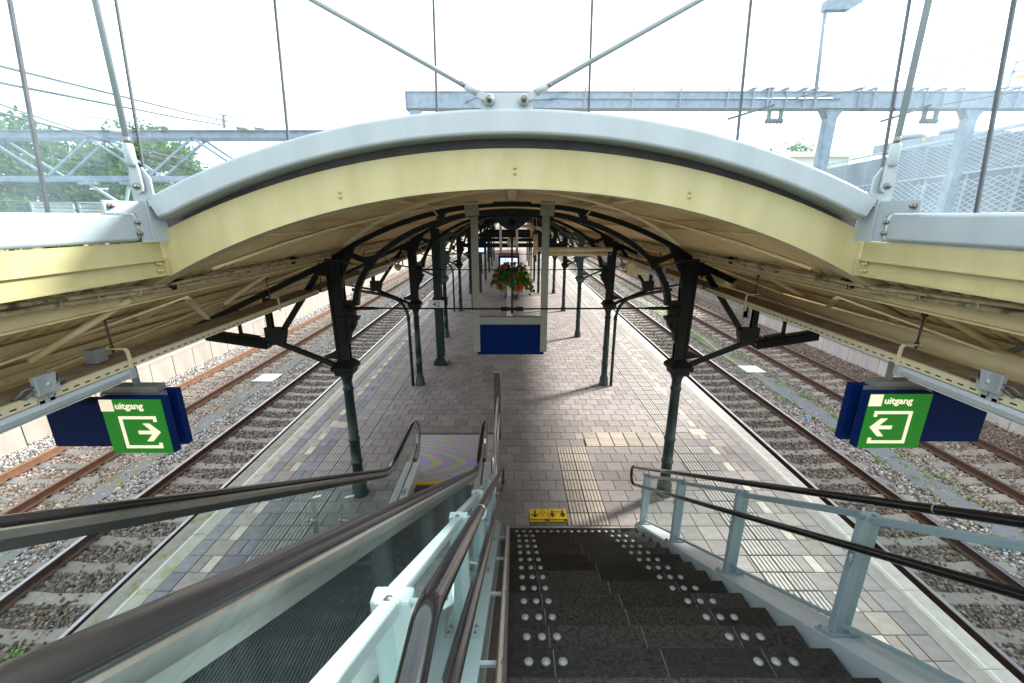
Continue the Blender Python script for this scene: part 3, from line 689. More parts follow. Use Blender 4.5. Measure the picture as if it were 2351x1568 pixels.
# yellow floor stickers
R180=Matrix.Rotation(PI,4,'Z')
for k,(xc,body) in enumerate(((.435,'houd rechts'),(.74,'houd afstand'))):
    lab=('yellow floor sticker with two arrows reading houd rechts at the stair foot','yellow floor sticker with two figures and 1,5 m reading houd afstand')[k]
    t=thing('floor_sticker',lab,'floor sticker',(xc,5.79,0),'yellow floor stickers at the foot of the stairs')
    MB().box(xc-.146,xc+.146,5.79-.146,5.79+.146,-.012,.003).build('tile',MT['yellow'],t)
    b=MB()
    MB().box(xc+.09,xc+.144,5.648,5.69,.004,.006).build('corner_patch',MT['ink'],t)
    text('lettering',body,.047,MT['ink'],t,Matrix.Translation((xc-.02,5.672,.006))@R180,.001,True)
    if k==0:
        # facing arrow (solid) and outlined arrow
        x=xc-.06; b.box(x-.011,x+.011,5.76,5.90,.004,.006); b.beam((x-.052,5.81,.005),(x+.004,5.745,.005),.024,.002); b.beam((x+.052,5.81,.005),(x-.004,5.745,.005),.024,.002)
        x=xc+.065
        for s in (-1,1):
            b.beam((x+s*.012,5.745,.005),(x+s*.012,5.85,.005),.004,.002); b.beam((x+s*.05,5.84,.005),(x,5.905,.005),.004,.002); b.beam((x+s*.05,5.825,.005),(x+s*.012,5.865,.005),.004,.002)
    else:
        for x in (xc-.085,xc+.085):
            b.lathe((x,5.745,.004),[(.016,0),(.016,.002)],10); b.box(x-.028,x+.028,5.765,5.785,.004,.006); b.box(x-.019,x+.019,5.775,5.83,.004,.006)
            for s in (-1,1): b.box(x+s*.034-.006,x+s*.034+.006,5.768,5.83,.004,.006); b.box(x+s*.011-.008,x+s*.011+.008,5.83,5.895,.004,.006)
        text('distance_text','1,5 m',.045,MT['ink'],t,Matrix.Translation((xc,5.86,.006))@R180,.001,True)
    b.build('pictogram',MT['ink'],t)
# yellow tiny markers on the platform
for (x,y,lab) in ((-3.98,8.9,'cream square plate in the paving beside the left guide strip'),(4.15,11.0,'cream square plate in the paving at the right beside the ribbed strip'),(4.17,8.55,'cream square plate in the right paving nearest the stairs')):
    MB().box(x-.16,x+.16,y-.14,y+.14,.0,.006).build('floor_plate',MT['yellow'] if False else MT['tactile_beige'],label=lab,cat='floor plate',group='cream plates set in the paving')

# ------------------------------------------------------------------ CANOPY ROOF
RC=5.12; ZC=-.15
def roofz(x):
    x=abs(x)
    return ZC+math.sqrt(RC*RC-x*x) if x<=2.70 else ZC+math.sqrt(RC*RC-2.70**2)-.468*(x-2.70)
XE=5.12
canopy=thing('platform_canopy','long cream boarded canopy roof arching over the middle of the platform with sloping side wings','canopy roof',(0,30,3.0))
def arc_pts(R,zc,x0,x1,n):
    a0=math.asin(x0/R); a1=math.asin(x1/R)
    return [(R*math.sin(a0+(a1-a0)*i/n),zc+R*math.cos(a0+(a1-a0)*i/n)) for i in range(n+1)]
# roof deck above the boards
pa=[(-XE-.05,roofz(XE+.05)+.03)]+[(x,z+.03) for x,z in arc_pts(RC,ZC,-2.7,2.7,14)]+[(XE+.05,roofz(XE+.05)+.03)]
pb=[(x,z+.06) for x,z in pa]
MB().band(pa,pb,3.22,68).build('roof_deck',MT['gap'],canopy)
for s in (-1,1):
    a=[(s*2.56,roofz(2.72)+.08),(s*(XE+.05),roofz(XE+.05)+.03)]; MB().band(a,[(x,z+.06) for x,z in a],-4,3.22).build('roof_deck',MT['gap'],canopy)
    b=MB(); b.prism([(s*(XE+.01),roofz(XE)-.16),(s*(XE+.06),roofz(XE)-.16),(s*(XE+.06),roofz(XE)+.10),(s*(XE+.01),roofz(XE)+.10)],'y',-4,68); b.build('eaves_board',MT['cream_dirty'],canopy)
BW=.135
def wing_board(s,x0):
    b=MB(); z0=roofz(2.70)-.468*(x0-2.70); z1=roofz(XE)
    a=[(s*x0,z0),(s*XE,z1)]; n=4
    for k in range(2):
        ya=-BW/2+.006+k*(BW/2); yb=ya+BW/2-.022
        b.band(a,[(x,z+.02) for x,z in a],ya,yb)
        # raised rib beside the groove
        if k: b.band([(x,z-.020) for x,z in a],[(x,z+.002) for x,z in a],yb-.016,yb)
    return b.mesh('soffit_board',MT['soffit'])
wb={(s,t_):wing_board(s,x) for s in (-1,1) for t_,x in (('a',2.58),('b',2.71))}
def centre_board():
    b=MB(); a=arc_pts(RC,ZC,-2.70,2.70,16)
    for k in range(2):
        ya=-BW/2+.006+k*(BW/2); yb=ya+BW/2-.022
        b.band(a,[(x,z+.02) for x,z in a],ya,yb); b.band([(x,z-.018) for x,z in a],[(x,z+.002) for x,z in a],yb-.016,yb)
    return b.mesh('soffit_board',MT['soffit'])
cb=centre_board()
y=.4; i=0
while y<14.6:
    for s in (-1,1): piece(wb[(s,'a' if y<3.3 else 'b')],'soffit_board',canopy,(0,y,random.uniform(-.002,.002)))
    if y>3.3: piece(cb,'soffit_board',canopy,(0,y,0))
    y+=BW; i+=1
yb0=y-BW/2
rest=MB(); a=[(-XE,roofz(XE))]+arc_pts(RC,ZC,-2.7,2.7,14)+[(XE,roofz(XE))]
yy=yb0
while yy<67:
    st=BW if yy<30 else .3
    rest.band(a,[(x,z+.015) for x,z in a],yy,yy+st-.022)
    if yy<30: rest.band([(x,z-.018) for x,z in a],[(x,z+.001) for x,z in a],yy+st*.5,yy+st*.5+.016)
    yy+=st
rest.build('soffit_boards',MT['soffit_far'],canopy,kind='stuff')
# purlins
def ibeam(b,x,z0,z1,y0,y1,fw=.10,ft=.012,wt=.014):
    b.box(x-wt/2,x+wt/2,y0,y1,z0+ft,z1-ft); b.box(x-fw/2,x+fw/2,y0,y1,z0,z0+ft); b.box(x-fw/2,x+fw/2,y0,y1,z1-ft,z1)
for x,y0 in ((0,3.2),(-1.0,3.2),(1.0,3.2),(-1.9,3.2),(1.9,3.2),(-2.80,-4),(2.80,-4),(-3.55,-4),(3.55,-4),(-4.35,-4),(4.35,-4),(-4.98,-4),(4.98,-4)):
    b=MB(); zt=roofz(x)-.006; h=.10 if abs(x)<2.5 else .13
    if abs(x)>2.9: h=.09
    ibeam(b,x,zt-h-.02 if abs(x)>2.9 else zt-h,zt-.02 if abs(x)>2.9 else zt,y0,67,.09); b.build('purlin',MT['cream_dirty'],canopy)
# slanting wind braces in the first bays (flat bars under the soffit)
for (p,q) in (((.05,3.3),(2.35,6.1)),((-.05,3.3),(-2.35,6.1)),((2.4,3.4),(.3,6.2)),((-2.4,3.4),(-.3,6.2))):
    pts=[]
    for k in range(7):
        f_=k/6; x=p[0]+(q[0]-p[0])*f_; yy=p[1]+(q[1]-p[1])*f_; pts.append((x,yy,roofz(x)-.13))
    b=MB()
    for k in range(6): b.beam(pts[k],pts[k+1],.075,.02)
    b.build('wind_brace',MT['cream_dirty'],canopy)
for s in (-1,1):
    for (y0,y1) in ((1.4,3.6),(3.9,5.9)):
        b=MB(); z=lambda x: roofz(x)-.17
        b.beam((s*2.80,y1,z(2.80)),(s*4.35,y0-.2,z(4.35)),.06,.016); b.build('wind_brace',MT['cream_dirty'],canopy)
        b=MB(); b.beam((s*2.8,y0-.3,z(2.8)-.02),(s*4.35,y1+.0,z(4.35)-.02),.05,.012); b.build('flat_brace',MT['cream_dirty'],canopy)
# round strut pipes from the inner purlin down to the cable duct
def P(s,x,y,z): return (s*x,y,z)
for s,L in ((-1,(((2.75,3.011,4.068),(3.25,2.70,3.70)),((2.75,5.29,4.14),(3.25,4.70,3.70)))),(1,(((2.75,2.92,4.12),(3.4,2.817,3.75)),((2.75,5.292,4.15),(3.4,4.87,3.75))))):
    for p,q in L:
        MB().tube([P(s,*p),P(s,*q)],.024,10).build('strut_pipe',MT['cream_dirty'],canopy)
    if s>0: MB().tube([(2.76,3.76,4.14),(3.5,3.734,3.76)],.045,10).build('strut_pipe',MT['cream_dirty'],canopy)
    else: MB().tube([(-2.76,4.05,4.14),(-3.4,3.75,3.76)],.04,10).build('strut_pipe',MT['cream_dirty'],canopy)

# painted conduits along the inner purlins
for s in (-1,1):
    side='left' if s<0 else 'right'
    t=thing('conduit_bundle','bundle of flaking painted conduits clipped along the %s inner purlin'%side,'conduits',(s*2.69,10,4.08),'conduit bundles under the canopy')
    def cz(y): return 4.10+ (.035*max(0,(3.4-y))**1.3 if y<3.4 else 0)
    for k,(dx,dz,r) in enumerate(((0,0,.018),(.028,.042,.015),(-.036,.034,.014),(.042,-.006,.011))):
        pts=[(s*(2.69+dx),y,cz(y)+dz+.004*math.sin(y*5+k)+.003*math.sin(y*13+2*k)) for y in np.arange(-2,36,.28)]
        MB().tube(pts,r,6).build('conduit',MT['conduit'],t)
    b=MB()
    for y in np.arange(.3,30,.30):
        z=cz(y)+random.uniform(-.003,.003); y+=random.uniform(-.04,.04)
        b.tube([(s*2.64,y,z+.045),(s*2.645,y,z-.005),(s*2.68,y,z-.020),(s*2.73,y,z-.015),(s*2.745,y,z+.03)],.005,5); b.box(s*2.735-.004,s*2.735+.004,y-.006,y+.006,z+.03,z+.06)
    b.build('conduit_clips',MT['conduit'],t,kind='stuff')
    for y in (3.35,5.25): 
        b=MB(); b.tube([(s*2.66,y-.05,4.10),(s*2.68,y,4.155),(s*2.72,y+.05,4.10)],.025,8); b.box(s*2.62,s*2.76,y-.03,y+.03,4.155,4.165); b.build('clamp',MT['iron'],t)
# cable ducts
for s in (-1,1):
    side='left' if s<0 else 'right'; zb=3.535 if s<0 else 3.575
    t=thing('cable_duct','long slotted cream cable duct with dusty lid under the %s side of the canopy'%side,'cable duct',(s*3.04,10,zb),'cable ducts under the canopy')
    y0,y1=.6,44
    for (ya,yb) in ((y0,6.30),(6.42,44)):
        b=MB(); b.box(s*2.90,s*2.906,ya,yb,zb,zb+.058); b.box(s*2.906,s*2.93,ya,yb,zb,zb+.004); b.box(s*2.906,s*2.925,ya,yb,zb+.054,zb+.058); b.box(s*2.898,s*2.90,ya,yb,zb+.044,zb+.048); b.box(s*2.898,s*2.90,ya,yb,zb+.052,zb+.055)
        b.build('duct_face',MT['duct'],t)
        MB().box(s*2.925,s*3.19,ya,yb,zb+.050,zb+.056).build('duct_lid',MT['dust'],t)
        MB().box(s*2.932,s*3.19,ya,yb,zb,zb+.004).build('duct_floor',MT['duct'],t)
    b=MB()
    for y in np.arange(y0+.05,30,.075): b.box(s*2.8975,s*2.8995,y,y+.036,zb+.018,zb+.026)
    b.build('duct_slots',MT['slot'],t,kind='stuff')
    XU,ZU=((4.50,3.225) if s<0 else (3.62,3.63))
    b=MB(); b.box(s*XU,s*(XU+.01),y0,44,ZU,ZU+.065); b.box(s*(XU-.005),s*XU,y0,44,ZU+.055,ZU+.062); b.box(s*(XU-.005),s*XU,y0,44,ZU+.002,ZU+.009); b.box(s*(XU+.01),s*(XU+.15),y0,44,ZU+.055,ZU+.06)
    b.build('upper_duct',MT['duct'],t)
    b=MB()
    for y in np.arange(y0+.05,22,.075): b.box(s*(XU-.0015),s*(XU-.0005),y,y+.036,ZU+.026,ZU+.035)
    b.build('upper_duct_slots',MT['slot'],t,kind='stuff')
    for y in ((3.03,5.17,6.62,8.7,10.2,11.75,13.8,15.3) if s<0 else (3.0,5.16,6.70,8.7,10.2,11.75,13.8,15.3)):
        h=thing('hanger_bracket','z','bracket',(s*2.9,y,zb),'hanger brackets of the cable ducts')
        k_=[3.0,5.2,6.7,8.7,10.2,11.75,13.8,15.3]; k_=min(range(8),key=lambda q:abs(k_[q]-y))
        h['label']=('cream hooked hanger bracket at the strip light end beside the %s exit sign',
          'cream hooked hanger bracket halfway between %s exit sign and nearest iron frame',
          'cream hooked hanger bracket against the %s column of the nearest iron frame',
          'first cream hanger bracket past the nearest iron frame on the %s',
          'second cream hanger bracket past the nearest iron frame on the %s',
          'cream hanger bracket just past the second iron frame on the %s',
          'farther cream hanger bracket between second and third frames on the %s',
          'farthest cream hanger bracket in view on the %s cable duct')[k_]%side
        b=MB(); pr=[(s*2.894,y,zb-.015),(s*2.892,y,zb+.06),(s*2.894,y,zb+.13),(s*2.91,y,zb+.150),(s*3.04,y,zb+.152)]
        for k in range(4): b.beam(pr[k],pr[k+1],.022,.009,up=(0,1,0)) if False else b.tube([pr[k],pr[k+1]],1,4,prof=[(-.004,-.012),(.004,-.012),(.004,.012),(-.004,.012)]) if False else b.beam(pr[k],pr[k+1],.026,.010)
        b.build('hook',MT['duct'],h)
        b=MB(); zt=roofz(3.0)-.1; b.tube([(s*3.0,y,zb+.12),(s*3.0,y,zt)],.008,6); b.tube([(s*3.0,y,zb+.140),(s*3.0,y,zb+.150)],.016,6); b.tube([(s*3.0,y,zb+.157),(s*3.0,y,zb+.170)],.016,6); b.tube([(s*3.0,y,zt-.02),(s*3.0,y,zt+.01)],.02,6)
        b.build('threaded_rod',MT['rust'],h)
# big round gutter pipe on the right
b=MB(); b.tube([(3.36,.4,3.675),(3.36,6.2,3.675)],.080,24); b.tube([(3.36,6.2,3.67),(3.36,6.3,3.66)],.074,20); b.box(3.25,3.31,.4,44,3.575,3.60); b.build('rain_pipe',MT['cream_dirty'],label='fat cream round pipe lying behind the right cable duct',cat='pipe')
MB().tube([(3.36,6.6,3.67),(3.36,40,3.67)],.068,14).build('rain_pipe',MT['cream_dirty'],label='fat cream round pipe continuing beyond the nearest iron frame on the right',cat='pipe')
# fluorescent luminaires, junction boxes
def luminaire(s,y0,y1,lab,zb):
    t=thing('strip_light',lab,'lamp',(s*2.94,(y0+y1)/2,zb-.09),'grey strip lights under the cable ducts')
    pr=[(-.05,0),(.05,0),(.055,-.03),(.042,-.06),(.02,-.078),(-.02,-.078),(-.042,-.06),(-.055,-.03)]
    b=MB(); n=len(pr); v=[(s*2.94+p[0],y,zb-.006+p[1]) for y in (y0,y1) for p in pr]; b.add(v,[(i,(i+1)%n,n+(i+1)%n,n+i) for i in range(n)]+[tuple(range(n)),tuple(range(2*n-1,n-1,-1))])
    b.box(s*2.94-.06,s*2.94+.06,y0,y1,zb-.034,zb-.028); b.build('housing',MT['lamp'],t)
    for y in (y0,y1): MB().box(s*2.94-.062,s*2.94+.062,y-.03,y+.03,zb-.085,zb-.001).build('end_cap',MT['plastic'],t,bevel=.012)
    MB().box(s*2.94-.03,s*2.94+.03,y0+.08,y1-.08,zb-.088,zb-.0845).build('diffuser',MT['sgwhite'],t)
luminaire(-1,1.0,3.02,'grey strip light under the left cable duct ending above the green exit sign',3.535)
luminaire(1,1.0,2.98,'grey strip light under the right cable duct ending above the green exit sign',3.575)
luminaire(-1,7.6,9.9,'grey strip light under the left cable duct past the nearest iron frame',3.535)
luminaire(1,7.6,9.9,'grey strip light under the right cable duct past the nearest iron frame',3.575)
def jbox(s,y,zb,lab):
    t=thing('junction_box',lab,'junction box',(s*2.88,y,zb),'ribbed junction boxes on the cable ducts')
    MB().box(s*2.852,s*2.885,y-.065,y+.065,zb+.055,zb+.175).build('box',MT['plastic'],t,bevel=.004)
    b=MB()
    for k in range(14):
        zz=zb+.062+k*.008
        if k<14: b.box(s*2.852,s*2.848,y-.06,y-.002,zz,zz+.004)
    for k in range(13):
        q=y+.004+k*.0045; b.beam((s*2.850,q,zb+.06),(s*2.850,min(q+.03,y+.06),zb+.17),.004,.0022,up=(1,0,0))
    b.build('box_ribs',MT['plastic'],t,kind='stuff')
    MB().tube([(s*2.853,y,zb+.115),(s*2.844,y,zb+.115)],.013,14).build('knob',MT['lamp'],t)
    b=MB(); b.box(s*2.888,s*2.894,y-.045,y-.015,zb-.005,zb+.06); b.box(s*2.888,s*2.894,y+.015,y+.045,zb-.005,zb+.06); b.box(s*2.888,s*2.894,y-.05,y+.05,zb-.01,zb+.015); b.build('mounting_plate',MT['plastic'],t)
    for d,off in ((-1,.09),(-1,.12),(1,.11)):
        z0=zb+.10+(off-.1)
        MB().tube([(s*2.87,y+d*.062,z0),(s*2.872,y+d*off,z0-.003),(s*2.885,y+d*(off+.022),z0-.03),(s*2.94,y+d*(off+.015),zb+.06)],.0075,8).build('cable',MT['cableg'],t)
jbox(-1,2.42,3.535,'grey ribbed junction box with looped cables on the left cable duct')
jbox(1,2.36,3.575,'grey ribbed junction box with looped cables on the right cable duct')
jbox(-1,8.1,3.535,'small grey junction box on the left cable duct beyond the first frame'); jbox(1,8.0,3.575,'small grey junction box on the right cable duct beyond the first frame')
MB().box(-3.13,-3.05,2.93,3.03,3.60,3.70).build('speaker_box',MT['grey'],label='small dark grey box hanging behind the left cable duct',cat='box')
t=thing('upper_junction_box','cream junction box with two grey cable loops high under the right wing','junction box',(3.52,3.0,3.85))
MB().box(3.46,3.60,2.92,3.06,3.83,3.92).build('box',MT['cream_dirty'],t)
for k in range(2): MB().tube([(3.5,2.92,3.86-k*.03),(3.5,2.80-k*.03,3.85-k*.03),(3.48,2.76-k*.04,3.80),(3.46,2.80-k*.03,3.74)],.009,8).build('cable',MT['cableg'],t)

# ------------------------------------------------------------------ IRON FRAMES
def frame(name,label,y,dark,greenm,full=2):
    t=thing(name,label,'iron frame',(0,y,0),'iron arch frames carrying the canopy')
    rv=MB(); fy=-.062
    for s in (-1,1):
        X=2.65
        b=MB(); b.lathe((s*X,y,0),[(.135,0),(.14,.03),(.125,.05),(.12,.22),(.105,.25),(.088,.28),(.085,.62),(.100,.63),(.100,.66),(.085,.67),(.083,1.05),(.096,1.06),(.096,1.085),(.082,1.095),(.074,1.95),(.088,1.965),(.088,1.99),(.074,2.0),(.074,2.12),(.10,2.20),(.12,2.24)],18)
        b.build('column_shaft',greenm,t)
        b=MB(); b.lathe((s*X,y,0),[(.10,2.22),(.135,2.25),(.135,2.30),(.175,2.33),(.175,2.385),(.10,2.47)],4,sq=True); b.build('capital',dark,t)
        b=MB(); b.box(s*(X-.075),s*(X+.075),y-.05,y+.05,2.45,4.04)
        for k in (-1,1):
            for j in (-1,1): b.prism([(s*(X+k*.055),2.45),(s*(X+k*.095),2.45),(s*(X+k*(.115 if k>0 else .115)),4.04),(s*(X+k*.075),4.04)],'y',y+j*.052-.012,y+j*.052+.012)
        b.box(s*(X-.1),s*(X+.1),y-.03,y+.03,2.45,4.04) if False else None
        b.build('column_head',dark,t)
        for k in range(26):
            z=2.52+k*.057
            for kk in (-1,1): rv.rivet((s*(X+kk*(.075+.02*(z-2.45)/1.6)),y+fy-.004,z),(0,-1,0),.011)
        # head gusset
        MB().prism([(s*2.38,4.16),(s*2.50,3.84),(s*2.57,3.55),(s*2.74,3.55),(s*2.74,3.52),(s*3.02,3.72),(s*3.02,3.94),(s*2.80,4.10),(s*2.68,4.08)] if False else [(s*2.30,4.22),(s*2.52,3.80),(s*2.57,3.5),(s*2.73,3.5),(s*2.76,3.80),(s*2.94,3.80),(s*2.98,3.90),(s*2.72,4.03)],'y',y-.022,y+.022).build('head_gusset',dark,t)
        # corbel with scroll
        b=MB(); b.prism([(s*2.56,2.72),(s*2.52,2.80),(s*2.50,2.90),(s*2.44,2.98),(s*2.40,3.05),(s*2.40,3.10),(s*2.36,3.12),(s*2.36,3.15),(s*2.57,3.15),(s*2.57,2.72)],'y',y-.05,y+.05)
        b.tube([(s*2.45,y-.065,3.04),(s*2.45,y+.065,3.04)],.040,14); b.tube([(s*2.45,y-.072,3.04),(s*2.45,y+.072,3.04)],.018,10); b.box(s*2.35,s*2.74,y-.07,y+.07,3.15,3.175); b.build('corbel',dark,t)
        b=MB(); b.box(s*2.40,s*2.58,y-.045,y+.045,3.175,3.42); b.tube([(s*2.49,y-.075,3.30),(s*2.49,y+.075,3.30)],.055,14); b.tube([(s*2.49,y-.09,3.30),(s*2.49,y+.09,3.30)],.028,10); b.build('tie_boss',dark,t)
        for (dx,z) in ((2.43,3.2),(2.55,3.2),(2.43,3.39),(2.55,3.39)): rv.rivet((s*dx,y-.047,z),(0,-1,0),.012)
        # spandrel strut from inner chord to head
        b=MB(); b.beam((s*2.08,y,3.98),(s*2.42,y,4.12),.05,.075); b.prism([(s*1.93,4.12),(s*2.00,4.02),(s*2.10,3.88),(s*2.16,3.94),(s*2.20,4.07)],'y',y-.02,y+.02); b.build('spandrel_strut',dark,t)
        for k in range(4): rv.rivet((s*(2.10+k*.10),y-.027,3.99+k*.04),(0,-1,0),.012)
        b=MB(); b.beam((s*.98,y,4.74),(s*1.05,y,4.60),.05,.10); b.beam((s*.55,y,4.82),(s*.57,y,4.70),.05,.05); b.build('web_plate',dark,t)
        # side wing
        b=MB(); b.beam((s*2.72,y,3.99),(s*5.02,y,2.95),.05,.085); b.box(s*2.72,s*2.722,y,y,3.9,3.9) ; b.build('wing_chord',dark,t)
        pts=[]
        for k in range(9):
            a=k/8; pts.append((s*(2.72+.98*math.sin(a*PI/2)**1.0),2.33+.44*(1-(1-a)**1.8)))
        lo=[(p[0],p[1]-.035) for p in pts]; hi=[(p[0],p[1]+.035) for p in pts]
        b=MB(); b.band(lo,hi,y-.035,y+.035); b.prism([(s*2.73,2.47),(s*2.73,2.64),(s*3.0,2.52)],'y',y-.012,y+.012); b.build('curved_bracket',dark,t)
        for k in range(1,9):
            q=pts[k]; rv.rivet((q[0],y-.036,q[1]),(0,-1,0),.012)
        b=MB(); b.box(s*3.70,s*3.78,y-.04,y-.03,2.72,3.53); b.box(s*3.735,s*3.745,y-.04,y+.04,2.72,3.53); b.box(s*3.70,s*3.78,y+.03,y+.04,2.72,3.53); b.build('wing_post',dark,t)
        b=MB(); b.beam((s*2.93,y,3.80),(s*3.62,y,2.86),.03,.085); b.build('diagonal',dark,t)
        b=MB(); b.prism([(s*3.50,2.96),(s*3.62,3.00),(s*3.83,3.00),(s*3.83,2.73),(s*3.56,2.73),(s*3.52,2.86)],'y',y-.045,y+.045); b.build('node_gusset',dark,t)
        for (dx,z) in ((3.56,2.93),(3.60,2.84),(3.66,2.93),(3.68,2.80),(3.62,2.76)): rv.rivet((s*dx,y-.047,z),(0,-1,0),.012)
        b=MB(); b.beam((s*3.78,y,2.76),(s*4.95,y,2.98),.04,.05); b.build('wing_tie',dark,t)
        b=MB(); b.box(s*4.20,s*4.24,y-.02,y+.02,2.86,3.29); b.build('wing_strut',dark,t)
    o1=arc_pts(5.0,-.15,-2.66,2.66,28); o0=arc_pts(4.935,-.15,-2.66,2.66,28)
    b=MB(); b.band(o0,o1,y-.022,y+.022); b.band([(x,z-.006) for x,z in o1],[(x,z+.006) for x,z in o1],y-.05,y+.05); b.build('outer_chord',dark,t)
    for k in range(-22,23):
        a=k*.0245; rv.rivet((4.967*math.sin(a),y-.023,-.15+4.967*math.cos(a)),(0,-1,0),.013)
    A,B=2.43,1.46
    ang=[math.radians(a) for a in np.linspace(2,178,45)]
    i1=[(A*math.cos(a),3.30+B*math.sin(a)) for a in ang]; i0=[((A-.085)*math.cos(a),3.30+(B-.075)*math.sin(a)) for a in ang]
    b=MB(); b.band(i0,i1,y-.024,y+.024); b.band([(x,z) for x,z in i0],[(x*.996,3.3+(z-3.3)*1.010) for x,z in i0],y-.055,y+.055); b.build('inner_chord',dark,t)
    for a in np.linspace(6,174,38):
        r=math.radians(a); rv.rivet(((A-.043)*math.cos(r),y-.025,3.30+(B-.038)*math.sin(r)),(0,-1,0),.013)
    pl=[(.32,4.66),(.20,4.56),(.10,4.48),(0,4.455),(-.10,4.48),(-.20,4.56),(-.32,4.66)]
    b=MB(); b.prism(pl,'y',y-.03,y+.03); b.tube([(0,y-.05,4.56),(0,y+.05,4.56)],.045,14); b.tube([(0,y-.065,4.56),(0,y+.065,4.56)],.02,10); b.build('crown_plate',dark,t)
    MB().tube([(0,y,4.5),(0,y,3.27)],.014,8).build('hanger_rod',dark,t)
    b=MB()
    for s in (-1,1):
        b.tube([(0,y,3.29),(s*2.0,y,3.30)],.013,8); b.tube([(s*2.0,y,3.30),(s*2.15,y,3.30)],[.013,.026],8); b.tube([(s*2.15,y,3.30),(s*2.42,y,3.30)],.026,8); b.tube([(s*.06,y,3.29),(s*.17,y,3.29)],.034,10)
    b.box(-.06,.06,y-.022,y+.022,3.27,3.31); b.tube([(0,y,3.22),(0,y,3.27)],.02,6); b.build('tie_rod',dark,t)
    if full: rv.build('rivets',dark,t,kind='stuff')
    return t
f1=frame('iron_frame','black riveted iron arch frame nearest the stairs with its two columns',6.35,MT['iron'],MT['green'])
f2=dup(f1,(0,11.4,0),'second black riveted iron arch frame from the stairs, with curved drain pipes'); 
f3=frame('iron_frame','third iron arch frame from the stairs, painted a lighter teal',16.5,MT['iron_teal'],MT['green'])
for k,yy in enumerate((21.45,26.75,31.9,37.0,42.1,47.3,52.4,57.6,62.8)):
    q=dup(f1,(0,yy,0),None); 
    q['label']='%s iron arch frame from the stairs, %s'%(('fourth','fifth','sixth','seventh','eighth','ninth','tenth','eleventh','last')[k],('first one with a straight dark crossbeam','beside the cream standing pipe')[k] if k<2 else 'deep under the canopy')
    if k>5: [bpy.data.objects.remove(c) for c in list(q.children) if c.name.startswith('rivets')]
# extra straight steel portals under the far frames
for k,yy in enumerate((21.5,26.85,32.2,37.3,42.5,47.8)):
    t=thing('steel_portal','%s dark steel portal with square posts, %s'%(('nearest','second','third','fourth','fifth','farthest')[k],('just behind the departure display','beside the cream standing pipe','far down the platform','far down the platform','far down the platform','at the far end')[k]),'steel portal',(0,yy,0),'straight dark steel portals under the canopy')
    for x in (-2.0,1.68):
        b=MB(); ibw=.075; b.box(x-ibw,x+ibw,yy-.085,yy-.07,0,3.22); b.box(x-ibw,x+ibw,yy+.07,yy+.085,0,3.22); b.box(x-.01,x+.01,yy-.07,yy+.07,0,3.22); b.build('post',MT['green'],t)
        MB().box(x-.14,x+.14,yy-.14,yy+.14,0,.02).build('base_plate',MT['paver_white'],t)
    MB().box(-2.62,2.62,yy-.05,yy+.05,3.22,3.42).build('crossbeam',MT['iron'],t)
# drain pipes on the second frame
for s in (-1,1):
    pts=[(s*2.84,11.3,0),(s*2.84,11.3,1.95)]+[(s*(2.84+.5*(1-math.cos(a))),11.3,1.95+.62*math.sin(a)) for a in np.linspace(.15,PI/2*.93,9)]+[(s*3.6,11.3,2.66),(s*4.3,11.3,2.78)]
    t=thing('drain_pipe','dark curved drain pipe beside the %s column of the second iron frame'%('left' if s<0 else 'right'),'drain pipe',(s*2.84,11.3,0),'curved drain pipes')
    MB().tube(pts,.042,12).build('pipe',MT['green'],t)
    b=MB(); b.tube([(s*2.84,11.3,1.93),(s*2.84,11.3,2.05)],.052,12); b.tube([(s*2.84,11.3,.98),(s*2.84,11.3,1.0)],.06,12); b.build('collar',MT['green'],t)
t=thing('drain_pipe','dark curved drain pipe beside the right column of the fourth iron frame','drain pipe',(2.9,26.9,0),'curved drain pipes')
MB().tube([(2.72,26.9,0),(2.72,26.9,1.95),(2.78,26.9,2.25),(2.98,26.9,2.48),(3.4,26.9,2.6)],.045,10).build('pipe',MT['green'],t)
t=thing('drain_pipe','dark curved drain pipe beside the left column of the fourth iron frame','drain pipe',(-2.96,21.3,0),'curved drain pipes')
MB().tube([(-2.96,21.3,0),(-2.96,21.3,1.95),(-3.02,21.3,2.25),(-3.22,21.3,2.48),(-3.7,21.3,2.6)],.045,10).build('pipe',MT['green'],t)
# ribbed black bars under the wings of the first frame
for s in (-1,1):
    t=thing('ribbed_bar','black finned bar hanging under the %s wing of the nearest iron frame'%('left' if s<0 else 'right'),'finned bar',(s*4.25,6.35,2.7),'black finned bars under the wings')
    b=MB(); b.beam((s*3.80,6.35,2.80),(s*4.75,6.35,2.95),.10,.02); b.box(s*3.80,s*3.815,6.28,6.42,2.68,2.86); b.beam((s*3.95,6.35,2.85),(s*4.25,6.35,2.90),.08,.015); b.build('bar_top',MT['iron'],t)
    b=MB()
    for k in range(46):
        x=3.82+k*.0202; zt=2.79+(x-3.8)*.158; b.box(s*x,s*(x+.009),6.27,6.43,zt-.13,zt)
    b.build('fins',MT['iron'],t,kind='stuff')
    b=MB(); b.tube([(s*3.797,6.31,2.82),(s*3.790,6.31,2.82)],.012,8); b.tube([(s*3.797,6.31,2.74),(s*3.790,6.31,2.74)],.012,8); b.build('screw',MT['sgwhite'],t)
